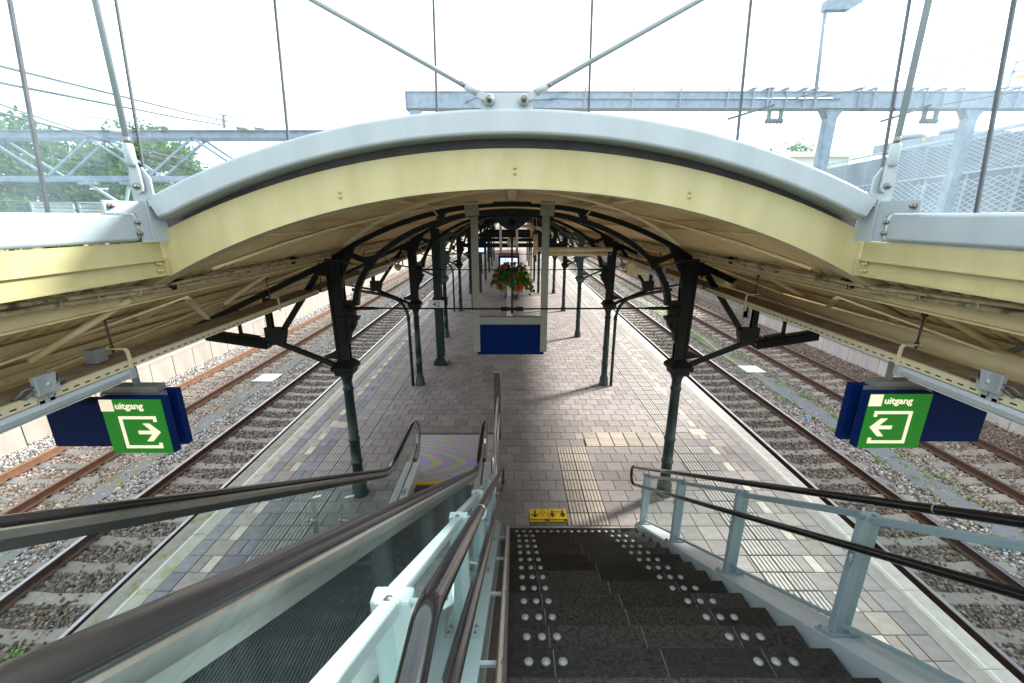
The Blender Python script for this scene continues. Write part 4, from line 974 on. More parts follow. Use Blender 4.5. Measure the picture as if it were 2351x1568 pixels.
# chains / wire stays at the column heads
for s in (-1,1):
    t=thing('wire_stay','rusty wire stay stretched across the %s head of the nearest iron frame'%('left' if s<0 else 'right'),'wire stay',(s*2.5,6.2,3.9),'wire stays')
    MB().tube([(s*2.08,6.25,3.93),(s*2.35,6.2,4.0),(s*2.68,6.1,4.07)],.007,6).build('wire',MT['rust'],t)
    MB().tube([(s*2.68,6.1,4.07),(s*2.80,6.05,4.10)],.014,6).build('sleeve',MT['cream_dirty'],t)
    MB().tube([(s*2.3,6.2,3.985),(s*2.42,6.18,4.01)],.013,6).build('turnbuckle',MT['rust'],t)
    t=thing('wire_stay','short chain hanging on the %s shoulder of the nearest iron arch'%('left' if s<0 else 'right'),'chain',(s*1.1,6.25,4.6),'short chains on the arch')
    MB().tube([(s*1.16,6.2,4.79),(s*1.05,6.25,4.66)],.012,6).build('strap',MT['cream_dirty'],t)
    b=MB()
    for k in range(3): 
        c=(s*(1.04-k*.035),6.25,4.65-k*.028); b.tube([(c[0]+.018*math.cos(a),c[1]+(.01*math.sin(a) if k%2 else 0),c[2]+.018*math.sin(a)) for a in np.linspace(0,2*PI,9)[:-1]],.005,5,closed=True)
    b.build('links',MT['rust'],t)
# lone green box column with the 42 sign
t=thing('green_post','square dark green steel post with splayed foot at the left of the platform','post',(-2.33,13.15,0))
b=MB(); x,y=-2.33,13.2; b.box(x-.115,x+.115,y-.13,y-.11,.2,4.32); b.box(x-.115,x+.115,y+.11,y+.13,.2,4.32); b.box(x-.08,x+.08,y-.11,y+.11,.2,4.32); b.build('shaft',MT['green'],t)
b=MB(); b.lathe((x,y,0),[(.215,0),(.215,.10),(.13,.24),(.115,.26)],4,sq=True); b.build('foot',MT['green'],t)
MB().tube([(x-.05,y-.14,.9),(x-.03,y-.15,.7),(x-.06,y-.15,.4),(x-.07,y-.23,.08)],.008,6).build('cable',MT['ink'],t)
t=thing('number_sign','white enamel plate with the black number 42 on the green post','number sign',(-2.36,12.98,1.9))
def rrect(x0,x1,z0,z1,r,n=5):
    p=[]
    for cx,cz,a in ((x1-r,z1-r,0),(x0+r,z1-r,90),(x0+r,z0+r,180),(x1-r,z0+r,270)):
        for k in range(n+1): th=math.radians(a+90*k/n); p.append((cx+r*math.cos(th),cz+r*math.sin(th)))
    return p
MB().prism(rrect(-2.60,-2.11,1.90,2.175,.035),'y',12.98,13.0).build('black_plate',MT['ink'],t)
MB().prism(rrect(-2.59,-2.12,1.91,2.165,.03),'y',12.972,12.98).build('white_plate',MT['sgwhite'],t)
MB().prism(rrect(-2.53,-2.06,1.93,2.21,.035),'y',13.28,13.40).build('rear_plate',MT['ink'],t)
text('numerals','42',.235,MT['ink'],t,Matrix.Translation((-2.355,12.968,2.035))@Matrix.Rotation(PI/2,4,'X'),.002)

# ------------------------------------------------------------------ hanging display frame (centre)
t=thing('hanging_display_frame','grey hanging frame with an empty dark blue display panel under the nearest arch','hanging display',(0,6.5,2.5))
XL,XR=-.612,.555; w=.105
for x in (XL,XR-w): MB().box(x,x+w,6.46,6.56,2.565,4.78).build('post',MT['beige_frame'],t)
MB().box(XL+w,XR-w,6.462,6.558,3.017,3.135).build('rail',MT['beige_frame'],t)
MB().box(XL+w+.002,XR-w-.002,6.478,6.57,2.565,3.017).build('display_panel',MT['blue'],t)
b=MB(); b.box(-.555,.51,6.48,6.60,2.515,2.563); b.box(-.50,.46,6.474,6.478,2.575,2.585); b.build('panel_lip',MT['blue'],t)
for x,rz in ((-.575,.10),(.505,-.09)):
    b=MB(); q=[]
    for (dx,dz) in ((-.1,-.1),(.1,-.1),(.1,.1),(-.1,.1)): q.append((x+dx*math.cos(rz)-dz*math.sin(rz),4.755+dx*math.sin(rz)+dz*math.cos(rz)))
    b.prism(q,'y',6.27,6.282); b.build('clamp_plate',MT['beige_frame'],t)
    MB().bolt((x,6.27,4.755),(0,-1,0),.014,.014).build('bolt',MT['bolt'],t)
# hanging departure display farther on
t=thing('departure_display','blue hanging departure display with a pale lit screen on two white posts','departure display',(-.1,16,2.7))
for x in (-.47,.14): MB().box(x,x+.09,16.2,16.28,3.34,4.9).build('post',MT['steel_light'],t)
MB().box(-.50,.27,15.98,16.25,2.72,3.26).build('case',MT['blue'],t); MB().box(-.50,.27,15.97,16.26,3.262,3.36).build('case_top',MT['wood'],t)
MB().box(-.43,.20,15.965,15.978,2.84,3.19).build('screen',MT['screen'],t)
b=MB()
for r in range(6):
    z=3.15-r*.055
    b.box(-.41,-.36,15.958,15.964,z-.012,z); b.box(-.34,-.34+random.uniform(.12,.24),15.958,15.964,z-.012,z); b.box(.06,.06+random.uniform(.06,.10),15.958,15.964,z-.012,z)
b.build('screen_lines',MT['screentext'],t)
t=thing('clock','round white station clock with purple hour ticks above the display','clock',(-.03,20,3.3))
b=MB(); b.tube([(-.03,19.95,3.55),(-.03,20.05,3.55)],.21,28); b.build('face',MT['sgwhite'],t)
b=MB()
for k in range(12):
    a=k*PI/6; b.beam((-.03+.145*math.sin(a),19.945,3.55+.145*math.cos(a)),(-.03+.19*math.sin(a),19.945,3.55+.19*math.cos(a)),.006,.018,up=(0,1,0)) if False else b.tube([(-.03+.145*math.sin(a),19.943,3.55+.145*math.cos(a)),(-.03+.19*math.sin(a),19.943,3.55+.19*math.cos(a))],.009,5)
b.tube([(-.03,19.94,3.55),(-.10,19.94,3.66)],.009,5); b.tube([(-.03,19.94,3.55),(.06,19.94,3.53)],.009,5); b.build('ticks_and_hands',MT['screentext'],t)
MB().tube([(-.03,20,3.76),(-.03,20,4.85)],.02,8).build('stem',MT['ink'],t)
for s,x in ((-1,-1.62),(1,1.62)):
    t=thing('platform_sign','blue edged white sign hanging at the %s of the far departure display'%('left' if s<0 else 'right'),'platform sign',(x,21.2,3.0),'blue edged signs')
    MB().box(x-.30,x+.30,21.15,21.30,2.95,3.55).build('case',MT['blue'],t); MB().box(x-.20,x+.24,21.142,21.149,3.02,3.22).build('face',MT['screen'],t)
# reader pole, bench, flower basket
t=thing('card_reader_pole','slim grey card reader pole with a bright blue band behind the hanging frame','reader pole',(-.09,15.2,0))
MB().prism(rrect(-.19,.01,15.1,15.3,.05),'z',0,1.35).build('pole',MT['steel_light'],t); MB().prism(rrect(-.17,-.01,15.12,15.28,.04),'z',1.9,2.75).build('upper_pole',MT['steel_light'],t)
b=MB(); b.prism([(15.08,1.35),(15.32,1.35),(15.32,1.9),(15.14,1.9),(15.08,1.6)],'x',-.2,.02); b.build('reader_head',MT['plastic'],t)
b=MB(); b.box(-.2,.02,15.07,15.079,1.78,1.88) if False else b.prism([(15.125,1.74),(15.135,1.74),(15.145,1.86),(15.135,1.86)],'x',-.19,.01); b.box(-.203,.023,15.15,15.325,1.80,1.90); b.build('blue_band',MT['skyblue'],t)
t=thing('bench','brown slatted wooden bench seen beyond the flower basket','bench',(-.05,25.5,0))
for k in range(10): MB().box(-.72,.62,24.6+k*.2,24.77+k*.2,.43,.47).build('seat_slat',MT['wood'],t)
for x in (-.5,.4): MB().box(x-.04,x+.04,24.7,26.4,0,.43).build('leg',MT['galv'],t)
t=thing('flower_basket','hanging basket overflowing with red, pink and white geraniums and trailing leaves','flower basket',(-.05,12,2.6))
b=MB(); b.lathe((-.07,12,2.78),[(.13,0),(.17,.1),(.24,.34),(.26,.36)],18); b.build('planter',MT['pot'],t)
b=MB()
for x in (-.28,.14): b.tube([(x,12,3.1),(-.07,12,3.9)],.004,5)
b.tube([(-.07,12,3.9),(0,11.45,4.42)],.006,5); b.build('hanging_wire',MT['rust'],t)
lv=MB(); r_=random.Random(3)
def leafdisc(b,p,s,nrm):
    n=Vector(nrm).normalized(); u=n.orthogonal().normalized(); w=n.cross(u); vs=[Vector(p)-n*s*.18]
    a0=r_.uniform(0,6)
    for k in range(7): a=a0+2*PI*k/7; vs.append(Vector(p)+(u*math.cos(a)+w*math.sin(a))*s*r_.uniform(.85,1.1)+n*r_.uniform(-.1,.12)*s)
    b.add(vs,[(0,1+k,1+(k+1)%7) for k in range(7)])
cl=[]
for _ in range(430):
    a=r_.uniform(0,2*PI); u=r_.random(); rr=.22+.24*u; x=-.03+math.cos(a)*rr*1.12; y=12+math.sin(a)*rr*.8; z=3.30-.30*u**1.5+r_.uniform(-.07,.10); cl.append((x,y,z,a))
for _ in range(46):  # trailing stems
    a=r_.uniform(0,2*PI); L=r_.uniform(.3,.62); rr=.38; 
    if math.cos(a)<0: L*=.8
    for k in range(int(L/.035)):
        f_=k*.035; cl.append((-.02+math.cos(a)*(rr+.22*min(1,f_*2.2))*1.05+r_.gauss(0,.02),12+math.sin(a)*rr*.9+r_.gauss(0,.02),3.14-f_+r_.gauss(0,.012),a))
for (x,y,z,a) in cl: leafdisc(lv,(x,y,z),r_.uniform(.028,.052),(math.cos(a)*.7+r_.gauss(0,.3),math.sin(a)*.7-.35+r_.gauss(0,.3),.6+r_.gauss(0,.3)))
lv.build('leaves',MT['leaf2'],t,kind='stuff')
for nm_,mt_,cs in (('red_flower','red',[(-.12,3.44),(-.06,3.42),(.0,3.43),(.08,3.44),(.18,3.36),(.2,3.34),(.16,3.12),(.0,3.06),(.28,2.86),(-.02,3.0),(.02,2.70),(.17,2.74),(.24,2.82),(-.2,3.42)]),('pink_flower','pink',[(-.25,3.37),(-.15,3.28),(-.34,3.30),(-.43,3.18),(-.46,3.05),(-.41,2.88),(-.30,2.92),(-.22,2.86),(.27,2.78)]),('white_flower','whitep',[(.24,3.42),(.36,3.36),(.30,3.39),(.19,3.28),(.35,3.27),(.40,3.10),(.47,3.12),(.52,3.0),(.55,2.95)])):
    for (x,z) in cs:
        b=MB(); y=12-.46 if z<3.3 else 12-.34
        for _ in range(11):
            d=Vector((r_.gauss(0,1),r_.gauss(0,1),r_.gauss(0,1))).normalized(); p=Vector((x,y,z))+d*.038; leafdisc(b,p,.028,d)
        b.build(nm_,MT[mt_],t)

# cream water pipes near the second frame
t=thing('water_pipes','pair of rust streaked cream pipes crossing to the right with upright stubs','pipes',(1.6,11.5,3.7))
for (xs,z,yy) in ((.66,3.84,11.25),(.93,3.71,11.4)):
    MB().tube([(xs,yy,z),(2.62,yy,z)],.058,16).build('horizontal_pipe',MT['pipe'],t)
MB().tube([(.61,11.25,3.70),(.61,11.25,4.22)],.062,16).build('upright_pipe',MT['pipe'],t)
MB().tube([(.88,11.4,3.56),(.88,11.4,4.15)],.062,16).build('upright_pipe',MT['pipe'],t)
for (x,yy,zz) in ((.61,11.25,4.22),(.88,11.4,4.15)):
    b=MB(); b.tube([(x,yy,zz),(x,yy,zz+.10)],.048,12); b.tube([(x,yy,zz+.08),(x,yy,zz+.15)],.02,8); b.build('valve',MT['rail_side'],t)
    pts=[(x,yy,zz+.08),(x-.02,yy+.5,zz+.14),(x-.05,yy+2,zz+.18),(x-.22,yy+4,zz+.12),(x-.30,yy+6,zz+.12),(x-.30,yy+30,zz+.12)]
    MB().tube(pts,.05,12).build('long_pipe',MT['pipe2'],t)
b=MB()
for y in np.arange(13,38,2.4):
    for x in (.50,.78): b.tube([(x-.05,y,4.3),(x-.05,y,4.85)],.008,5)
b.build('pipe_hangers',MT['pipe2'],t)
MB().tube([(1.22,27.4,0),(1.22,27.4,4.3)],.07,12).build('standpipe',MT['pipe'],label='tall cream standing pipe among the dark posts right of the flower basket',cat='pipe')
# cctv domes, control box
for s,yy in ((-1,11.4),(1,11.7)):
    t=thing('security_camera','round grey camera dome with amber lens under the %s cable duct'%('left' if s<0 else 'right'),'camera',(s*3.05,yy,3.3),'camera domes')
    b=MB(); b.lathe((s*3.05,yy,3.36),[(.10,-.02),(.095,.03),(.06,.075),(.01,.09)],14); b.build('hood',MT['dome'],t)
    b=MB(); b.lathe((s*3.05,yy,3.27),[(.01,0),(.05,.015),(.075,.06),(.08,.07)],14); b.build('lens',MT['amber'],t)
    MB().tube([(s*3.05,yy,3.44),(s*2.95,yy,3.56)],.02,8).build('arm',MT['galv'],t)
t=thing('control_box','cream weathered control box hanging beside the right camera dome','control box',(3.25,11.2,3.2))
MB().box(3.02,3.48,11.15,11.35,3.19,3.49).build('box',MT['cream_dirty'],t,bevel=.01)
MB().tube([(3.03,11.2,3.25),(2.94,11.2,3.3),(2.92,11.2,3.42),(3.0,11.2,3.5)],.01,6).build('cable',MT['ink'],t)

# ------------------------------------------------------------------ exit signs
def arrow_sign(s,dz,dx,lab):
    x0,x1=((-3.25,-2.755) if s<0 else (2.80,3.30)); z0,z1=2.785+dz,3.268+dz
    t=thing('exit_sign',lab,'exit sign',((x0+x1)/2,3.1,z0),'green exit signs under the canopy')
    MB().box(x0,x1,3.06,3.13,z0,z1).build('case',MT['blue'],t)
    MB().box(x0+.006,x1-.006,3.053,3.059,z0+.004,z1-.006).build('face',MT['sgreen'],t)
    Y=3.0475; W_=x1-x0
    MB().box(x0+.006,x0+.105,Y,Y+.005,z1-.106,z1-.008).build('white_square',MT['swhite'],t)
    text('lettering','uitgang',.078,MT['swhite'],t,Matrix.Translation((x0+.232,Y,z1-.062))@Matrix.Rotation(PI/2,4,'X'),.002,True)
    b=MB(); ax0,ax1=(x0+.135,x1-.06) if s<0 else (x0+.07,x1-.13)
    if s<0: ax0,ax1=x0+.125,x1-.075
    az0,az1=z0+.05,z1-.15; th=.024
    if s<0:
        b.box(ax0,ax0+th,Y,Y+.005,az0,az1); b.box(ax0+th,ax1,Y,Y+.005,az1-th,az1); b.box(ax0+th,ax1,Y,Y+.005,az0,az0+th)
        b.box(ax1-th,ax1,Y,Y+.005,az1-2*th,az1-th); b.box(ax1-th,ax1,Y,Y+.005,az0+th,az0+2*th)
        tip=(ax1+.01,(az0+az1)/2); d=-1
    else:
        b.box(ax1-th,ax1,Y,Y+.005,az0,az1); b.box(ax0,ax1-th,Y,Y+.005,az1-th,az1); b.box(ax0,ax1-th,Y,Y+.005,az0,az0+th)
        b.box(ax0,ax0+th,Y,Y+.005,az1-2*th,az1-th); b.box(ax0,ax0+th,Y,Y+.005,az0+th,az0+2*th)
        tip=(ax0-.01,(az0+az1)/2); d=1
    b.build('door_outline',MT['swhite'],t)
    tx,tz=tip; w_=.030
    pl=[(tx,tz),(tx+d*.075,tz+.078),(tx+d*.125,tz+.078),(tx+d*.068,tz+w_/2),(tx+d*.175,tz+w_/2),(tx+d*.175,tz-w_/2),(tx+d*.068,tz-w_/2),(tx+d*.125,tz-.078),(tx+d*.075,tz-.078)]
    MB().prism(pl,'y',Y-.001,Y+.005).build('arrow',MT['swhite'],t)
    # wide blue display behind
    u=thing('blue_display_box','wide blue display box hanging behind the %s green exit sign'%('left' if s<0 else 'right'),'display box',(s*3.3,3.3,z0),'blue display boxes behind the exit signs')
    a0,a1=((-3.85,-2.70) if s<0 else (2.73,3.92))
    MB().box(*((-3.315,-2.765) if s<0 else (2.785,3.365)),3.215,3.275,z0-.008,z1+.008).build('rear_case',MT['blue'],u)
    if s<0:
        MB().box(-3.85,-3.32,3.18,3.30,z0-.01,z1-.09).build('front_case',MT['blue'],u); MB().box(-3.845,-3.325,3.174,3.18,z0,z1-.10).build('front_panel',MT['blue'],u)
        MB().box(-3.315,-2.83,3.14,3.21,z0+.01,z1+.005).build('backing',MT['grey'],u)
        MB().box(-3.45,-2.86,3.15,3.25,z1+.009,z1+.06).build('top_channel',MT['grey'],u)
    else:
        MB().box(3.37,3.92,3.18,3.30,z0-.01,z1-.05).build('front_case',MT['blue'],u); MB().box(3.375,3.915,3.174,3.18,z0,z1-.06).build('front_panel',MT['blue'],u)
        MB().box(2.87,3.365,3.14,3.21,z0+.01,z1+.005).build('backing',MT['grey'],u)
        MB().box(2.91,3.52,3.15,3.25,z1+.009,z1+.06).build('top_channel',MT['grey'],u)
    b=MB()
    for x in (s*3.05,s*3.3): b.box(x-.015,x+.015,3.18,3.22,z1+.06,3.54 if s<0 else 3.575)
    b.build('hanger',MT['grey'],u)
arrow_sign(-1,0,0,'green uitgang exit sign with its arrow pointing right, at the left')
arrow_sign(1,.045,0,'green uitgang exit sign with its arrow pointing left, at the right')

# ------------------------------------------------------------------ STAIR HALL : white steel arch, cream arch, glass
t=thing('white_steel_arch','bluish white curved steel beam arching across the glass stair hall, with its side beams','steel arch',(0,3.0,4.4))
R1=5.86; 
def rnd_band(zapex,R,x1,h,y0,y1,n=64,r=.02):
    """rounded hollow section swept along an arc"""
    b=MB(); zc=zapex-R; pr=[]
    ang0=-math.asin(x1/R)
    sec=[]
    for (cy,cz,a) in ((y1-r,-r,0),(y0+r,-r,90),(y0+r,-h+r,180),(y1-r,-h+r,270)):
        for k in range(4): th=math.radians(a+30*k); sec.append((cy+r*math.cos(th),cz+r*math.sin(th)))
    m=len(sec); v=[]
    for i in range(n+1):
        a=ang0-2*ang0*i/n
        for (yy,dz) in sec:
            rr=R+dz; v.append((rr*math.sin(a),yy,zc+rr*math.cos(a)))
    f=[(i*m+k,i*m+(k+1)%m,(i+1)*m+(k+1)%m,(i+1)*m+k) for i in range(n) for k in range(m)]
    f+=[tuple(range(m)),tuple(n*m+k for k in range(m))[::-1]]
    b.add(v,f,0,True)
    for i in range(n):
        for k in (3,7,11,15): b.sm[i*m+k]=False
    b.sm[-1]=b.sm[-2]=False; return b
rnd_band(5.30,R1,2.46,.15,2.99,3.19).build('arch_beam',MT['white'],t)
for s in (-1,1):
    b=MB(); sec=[]; r=.022; z0,z1=4.478,4.656; x0,x1=2.50,2.60
    for (cx,cz,a) in ((x1-r,z1-r,0),(x0+r,z1-r,90),(x0+r,z0+r,180),(x1-r,z0+r,270)):
        for k in range(4): th=math.radians(a+30*k); sec.append((s*(cx+r*math.cos(th)),cz+r*math.sin(th)))
    m=len(sec); v=[(p[0],y,p[1]) for y in (-2.5,2.90,2.935) for p in sec]
    # pull the end ring in for the rounded weld
    cx=s*2.55; cz=(z0+z1)/2
    for k in range(m): q=v[2*m+k]; v[2*m+k]=(cx+(q[0]-cx)*.88,q[1],cz+(q[2]-cz)*.88)
    b.add(v,[(i*m+k,i*m+(k+1)%m,(i+1)*m+(k+1)%m,(i+1)*m+k) for i in range(2) for k in range(m)]+[tuple(range(m)),tuple(2*m+k for k in range(m))[::-1]],0,True)
    for k in (3,7,11,15): b.sm[k]=False
    b.sm[-1]=b.sm[-2]=False
    b.build('side_beam',MT['white'],t)
    b=MB(); b.prism([(2.70,4.66),(2.70,4.735),(3.03,4.735),(3.03,4.475),(2.93,4.475),(2.93,4.63),(2.91,4.66)],'x',s*2.497,s*2.485); b.build('gusset_plate',MT['white'],t)
    b=MB(); b.box(s*2.458,s*2.470,2.985,3.13,4.47,4.745); b.box(s*2.474,s*2.484,2.985,3.13,4.475,4.74); b.build('splice_plate',MT['white'],t)
    b=MB(); b.bolt((s*2.484,2.735,4.70),(-s,0,0),.018,.022); 
    for z in (4.60,4.53): b.bolt((s*2.49,2.915,z),(-s*1,-.3,0),.016,.02)
    b.build('bolts',MT['bolt'],t)
    # clevis plate and vertical tie rod at the corner
    b=MB(); b.prism([(s*2.41,4.72),(s*2.41,4.88),(s*2.45,4.95),(s*2.52,4.95),(s*2.55,4.89),(s*2.55,4.66)],'y',3.0,3.015); b.build('corner_plate',MT['white'],t)
    c=thing('vertical_tie_rod','white vertical tie rod with a bolted fork at the %s corner of the glass hall'%('left' if s<0 else 'right'),'tie rod',(s*2.48,2.97,4.83),'white tie rods of the glass hall')
    MB().tube([(s*2.475,2.97,5.10),(s*2.465,2.99,8.2)],.018,12).build('rod',MT['rod'],c)
    b=MB(); b.lathe((s*2.478,2.97,0),[(.020,4.95),(.030,4.97),(.030,5.08),(.022,5.09)],12); b.prism([(s*(2.478-.035),4.83),(s*(2.478-.03),4.80),(s*2.478,4.785),(s*(2.478+.03),4.80),(s*(2.478+.035),4.83),(s*(2.478+.028),4.96),(s*(2.478-.028),4.96)],'y',2.968,2.985); b.build('fork',MT['white'],c)
    MB().tube([(s*2.475,2.97,5.09),(s*2.475,2.97,5.13)],.0195,12).build('thread',MT['bolt'],c)
    MB().bolt((s*2.478,2.968,4.83),(0,-1,0),.022,.022).build('bolt',MT['bolt'],c)
b=MB(); b.prism([(-.20,5.27),(-.20,5.36),(-.175,5.395),(.115,5.395),(.135,5.36),(.135,5.27)],'y',3.03,3.045); b.build('crown_bracket',MT['white'],t)
for s in (-1,1):
    xc=-.035; px=xc+s*.11; dx,dz=s*.892,.452
    c=thing('diagonal_tie_rod','white tie rod slanting up to the %s from the crown of the white arch'%('left' if s<0 else 'right'),'tie rod',(px,3.0,5.35),'white tie rods of the glass hall')
    MB().tube([(px+dx*.17,3.0,5.35+dz*.17),(px+dx*3.1,3.0,5.35+dz*3.1)],.0155,12).build('rod',MT['rod'],c)
    MB().tube([(px+dx*.165,3.0,5.35+dz*.165),(px+dx*.20,3.0,5.35+dz*.20)],.0165,12).build('thread',MT['bolt'],c)
    b=MB(); b.tube([(px+dx*.085,3.0,5.35+dz*.085),(px+dx*.165,3.0,5.35+dz*.165)],.0235,12)
    b.beam((px-dx*.02,3.0,5.35-dz*.02),(px+dx*.09,3.0,5.35+dz*.09),.02,.045,up=(0,1,0)) if False else b.tube([(px,2.99,5.35),(px,3.028,5.35)],.034,16)
    b.beam((px,3.008,5.35),(px+dx*.09,3.008,5.35+dz*.09),.024,.042); b.build('fork',MT['white'],c)
    MB().bolt((px,2.99,5.35),(0,-1,0),.022,.022).build('bolt',MT['bolt'],c)
t=thing('cream_steel_arch','cream painted arched steel beam below the white arch, with flanged side beams','steel arch',(0,3.15,4.2))
ot=arc_pts(6.0,5.083-6.0,-2.85,2.85,40); ob=arc_pts(5.5,4.833-5.5,-2.80,2.80,40)
MB().band(ob,ot,3.12,3.14).build('arch_web',MT['cream'],t)
b=MB(); b.band([(x,z-.012) for x,z in ob],ob,3.10,3.24); b.build('bottom_flange',MT['cream'],t)
for i,x in enumerate((0.02,-1.20,1.24)):
    b=MB(); z=4.96-.012*x*x-.07*abs(x)
    for k in (0,1): b.bolt((x,3.12,z-.0-k*.035 if i==0 else (4.80-k*.033)),(0,-1,0),.013,.008)
    b.build('bolts',MT['cream'],t)
for s in (-1,1):
    b=MB(); b.box(s*2.52,s*2.535,-2.5,3.10,4.345,4.470); b.box(s*2.50,s*2.56,-2.5,3.10,4.335,4.345); b.box(s*2.525,s*2.54,-2.5,3.10,4.245,4.335); b.box(s*2.49,s*2.60,-2.5,3.105,4.230,4.245); b.build('side_beam',MT['cream'],t)
    b=MB(); b.box(s*2.495,s*2.58,3.088,3.118,4.245,4.345); b.build('end_plate',MT['cream'],t)
    b=MB(); b.bolt((s*2.522,3.03,4.315),(-s,0,0),.012,.03); b.bolt((s*2.522,3.03,4.268),(-s,0,0),.012,.03); b.build('bolts',MT['cream'],t)
b=MB(); b.band(arc_pts(5.7,5.05-5.7,-2.5,2.5,30),arc_pts(5.82,5.22-5.82,-2.5,2.5,30),3.192,3.196); b.build('arch_gasket',MT['gasket'],label='dark rubber flashing strip between the white arch and the cream arch',cat='flashing')
# glazing : leans outward
def pane(name,par,p00,p10,p11,p01,m,th=.012):
    b=MB(); n=(Vector(p10)-Vector(p00)).cross(Vector(p01)-Vector(p00)).normalized()*th/2
    P_=[Vector(p) for p in (p00,p10,p11,p01)]
    b.add([p-n for p in P_]+[p+n for p in P_],[(0,1,2,3),(7,6,5,4),(0,4,5,1),(1,5,6,2),(2,6,7,3),(3,7,4,0)]); return b.build(name,m,par)
t=thing('front_glass_wall','tall frameless front glass wall of the stair hall above the white arch','glass wall',(0,3.1,4.65))
xs=[-2.53+1.014*i for i in range(6)]; Zt=8.2; ky=.085
zl=lambda x: 5.30-R1+math.sqrt(R1*R1-min(abs(x),2.5)**2)-.05
yb=lambda z: 3.085+ky*(z-4.7)
for i in range(5):
    a,c=xs[i]+.008,xs[i+1]-.008
    p=MB(); m_=4; v=[];
    cols=[a+(c-a)*k/m_ for k in range(m_+1)]
    for dy in (-.005,.005):
        for x in cols: v+=[(x,yb(zl(x))+dy+.01,zl(x)),(x,yb(Zt)+dy+.01,Zt)]
    n=2*(m_+1); f=[]
    for k in range(m_): f+=[(2*k,2*k+2,2*k+3,2*k+1),(n+2*k,n+2*k+1,n+2*k+3,n+2*k+2)]
    for k in range(m_): f+=[(2*k,n+2*k,n+2*k+2,2*k+2),(2*k+1,2*k+3,n+2*k+3,n+2*k+1)]
    f+=[(0,1,n+1,n),(2*m_,n+2*m_,n+2*m_+1,2*m_+1)]
    p.add(v,f); p.build('glass_pane',MT['glass'],t)
for x in xs: MB().beam((x,yb(zl(x))+.01,zl(x)),(x,yb(Zt)+.01,Zt),.013,.016,up=(0,1,0)).build('glazing_seal',MT['seal'],t)
for s in (-1,1):
    t=thing('side_glass_wall','frameless glass wall along the %s side of the stair hall'%('left' if s<0 else 'right'),'glass wall',(s*2.545,1.5,4.65),'side glass walls of the stair hall')
    ys=[3.05,2.42,1.40,.38,-.64,-1.66]
    for i in range(5):
        y1,y0=ys[i]-.008,ys[i+1]+.008; dt=.12
        pane('glass_pane',t,(s*2.545,y0,4.64),(s*2.545,y1,4.64),(s*2.545,y1+dt*3.4,8.2),(s*2.545,y0+dt*3.4,8.2),MT['glass_side'],.01)
    for y in ys[1:3]: MB().beam((s*2.545,y,4.64),(s*2.545,y+.12*3.4,8.2),.014,.016).build('glazing_seal',MT['seal'],t)

# ------------------------------------------------------------------ STAIRS
RZ,GY,Y1=.17,.285,5.29
stair=thing('staircase','dark granite staircase with white round studs leading down to the platform','stairs',(.9,3,0))
SX0,SX1=-.03,1.87
grm=MB(); 
dots_m=MB().lathe((0,0,0),[(.0235,0),(.0235,.0025)],16).mesh('marble_stud',MT['marble']); ring_m=MB().lathe((0,0,0),[(.0275,0),(.0275,.0015)],16).mesh('stud_ring',MT['studring'])
NST=19
for k in range(1,NST+1):
    z=k*RZ; yn=Y1-(k-1)*GY   # nosing (front edge) of this tread, tread runs towards the camera
    yb_=yn-GY-.03 if k<NST else -3
    cuts=[SX0,.24,.85+.02*math.sin(k*2.1),1.455,SX1] if k>1 else [SX0,.20,.62,1.2,1.62,SX1]
    step=None
    MB().box(SX0+.004,SX1-.004,yb_+.01,yn-.012,z-.17,z-.03).build('step',MT['granite'],stair) if True else None
    step=[c for c in stair.children][-1]
    for a,c in zip(cuts[:-1],cuts[1:]):
        b=MB(); b.box(a+.003,c-.003,max(yb_,yn-.6) if k<NST else yn-.6,yn,z-.03,z); q=b.build('tread_slab',MT['granite'],step)
        b=None
    xs_=[.10+i*.10 for i in range(3)]+[1.52-.0+i*.10 for i in range(3)]
    xs_=[.095,.193,.290,1.40,1.50,1.60]
    if k==1: xs_=[.069+.1014*i for i in range(16)]
    for x in xs_:
        for me,nm_,dz in ((ring_m,'stud_ring',0.0005),(dots_m,'marble_stud',0.0015)):
            o=bpy.data.objects.new(nm_,me); sc.collection.objects.link(o); o.parent=step; w=WL[step.name]; o.location=(x-w[0],yn-.078-w[1],z+dz-w[2])
    MB().box(SX0+.01,SX1-.01,yn-GY*.98,yn-.006,z-.029,z-.004).build('grout_bed',MT['grout'],step)
# stringers
def slz(y,c): return c+(RZ/GY)*(Y1-y)
for s,(x0,x1) in ((-1,(-.42,-.17)),(1,(1.90,2.14))):
    b=MB(); top=.115
    pl=[(5.48,0),(5.48,.10),(5.40,.14),(-1.5,.14+.5965*(6.9))]
    pl+=[(-1.5,.14+.5965*6.9-.42),(5.0,0)]
    b.prism(pl,'x',x0,x1); b.build('stringer',MT['white' if s>0 else 'post_lit'],stair)
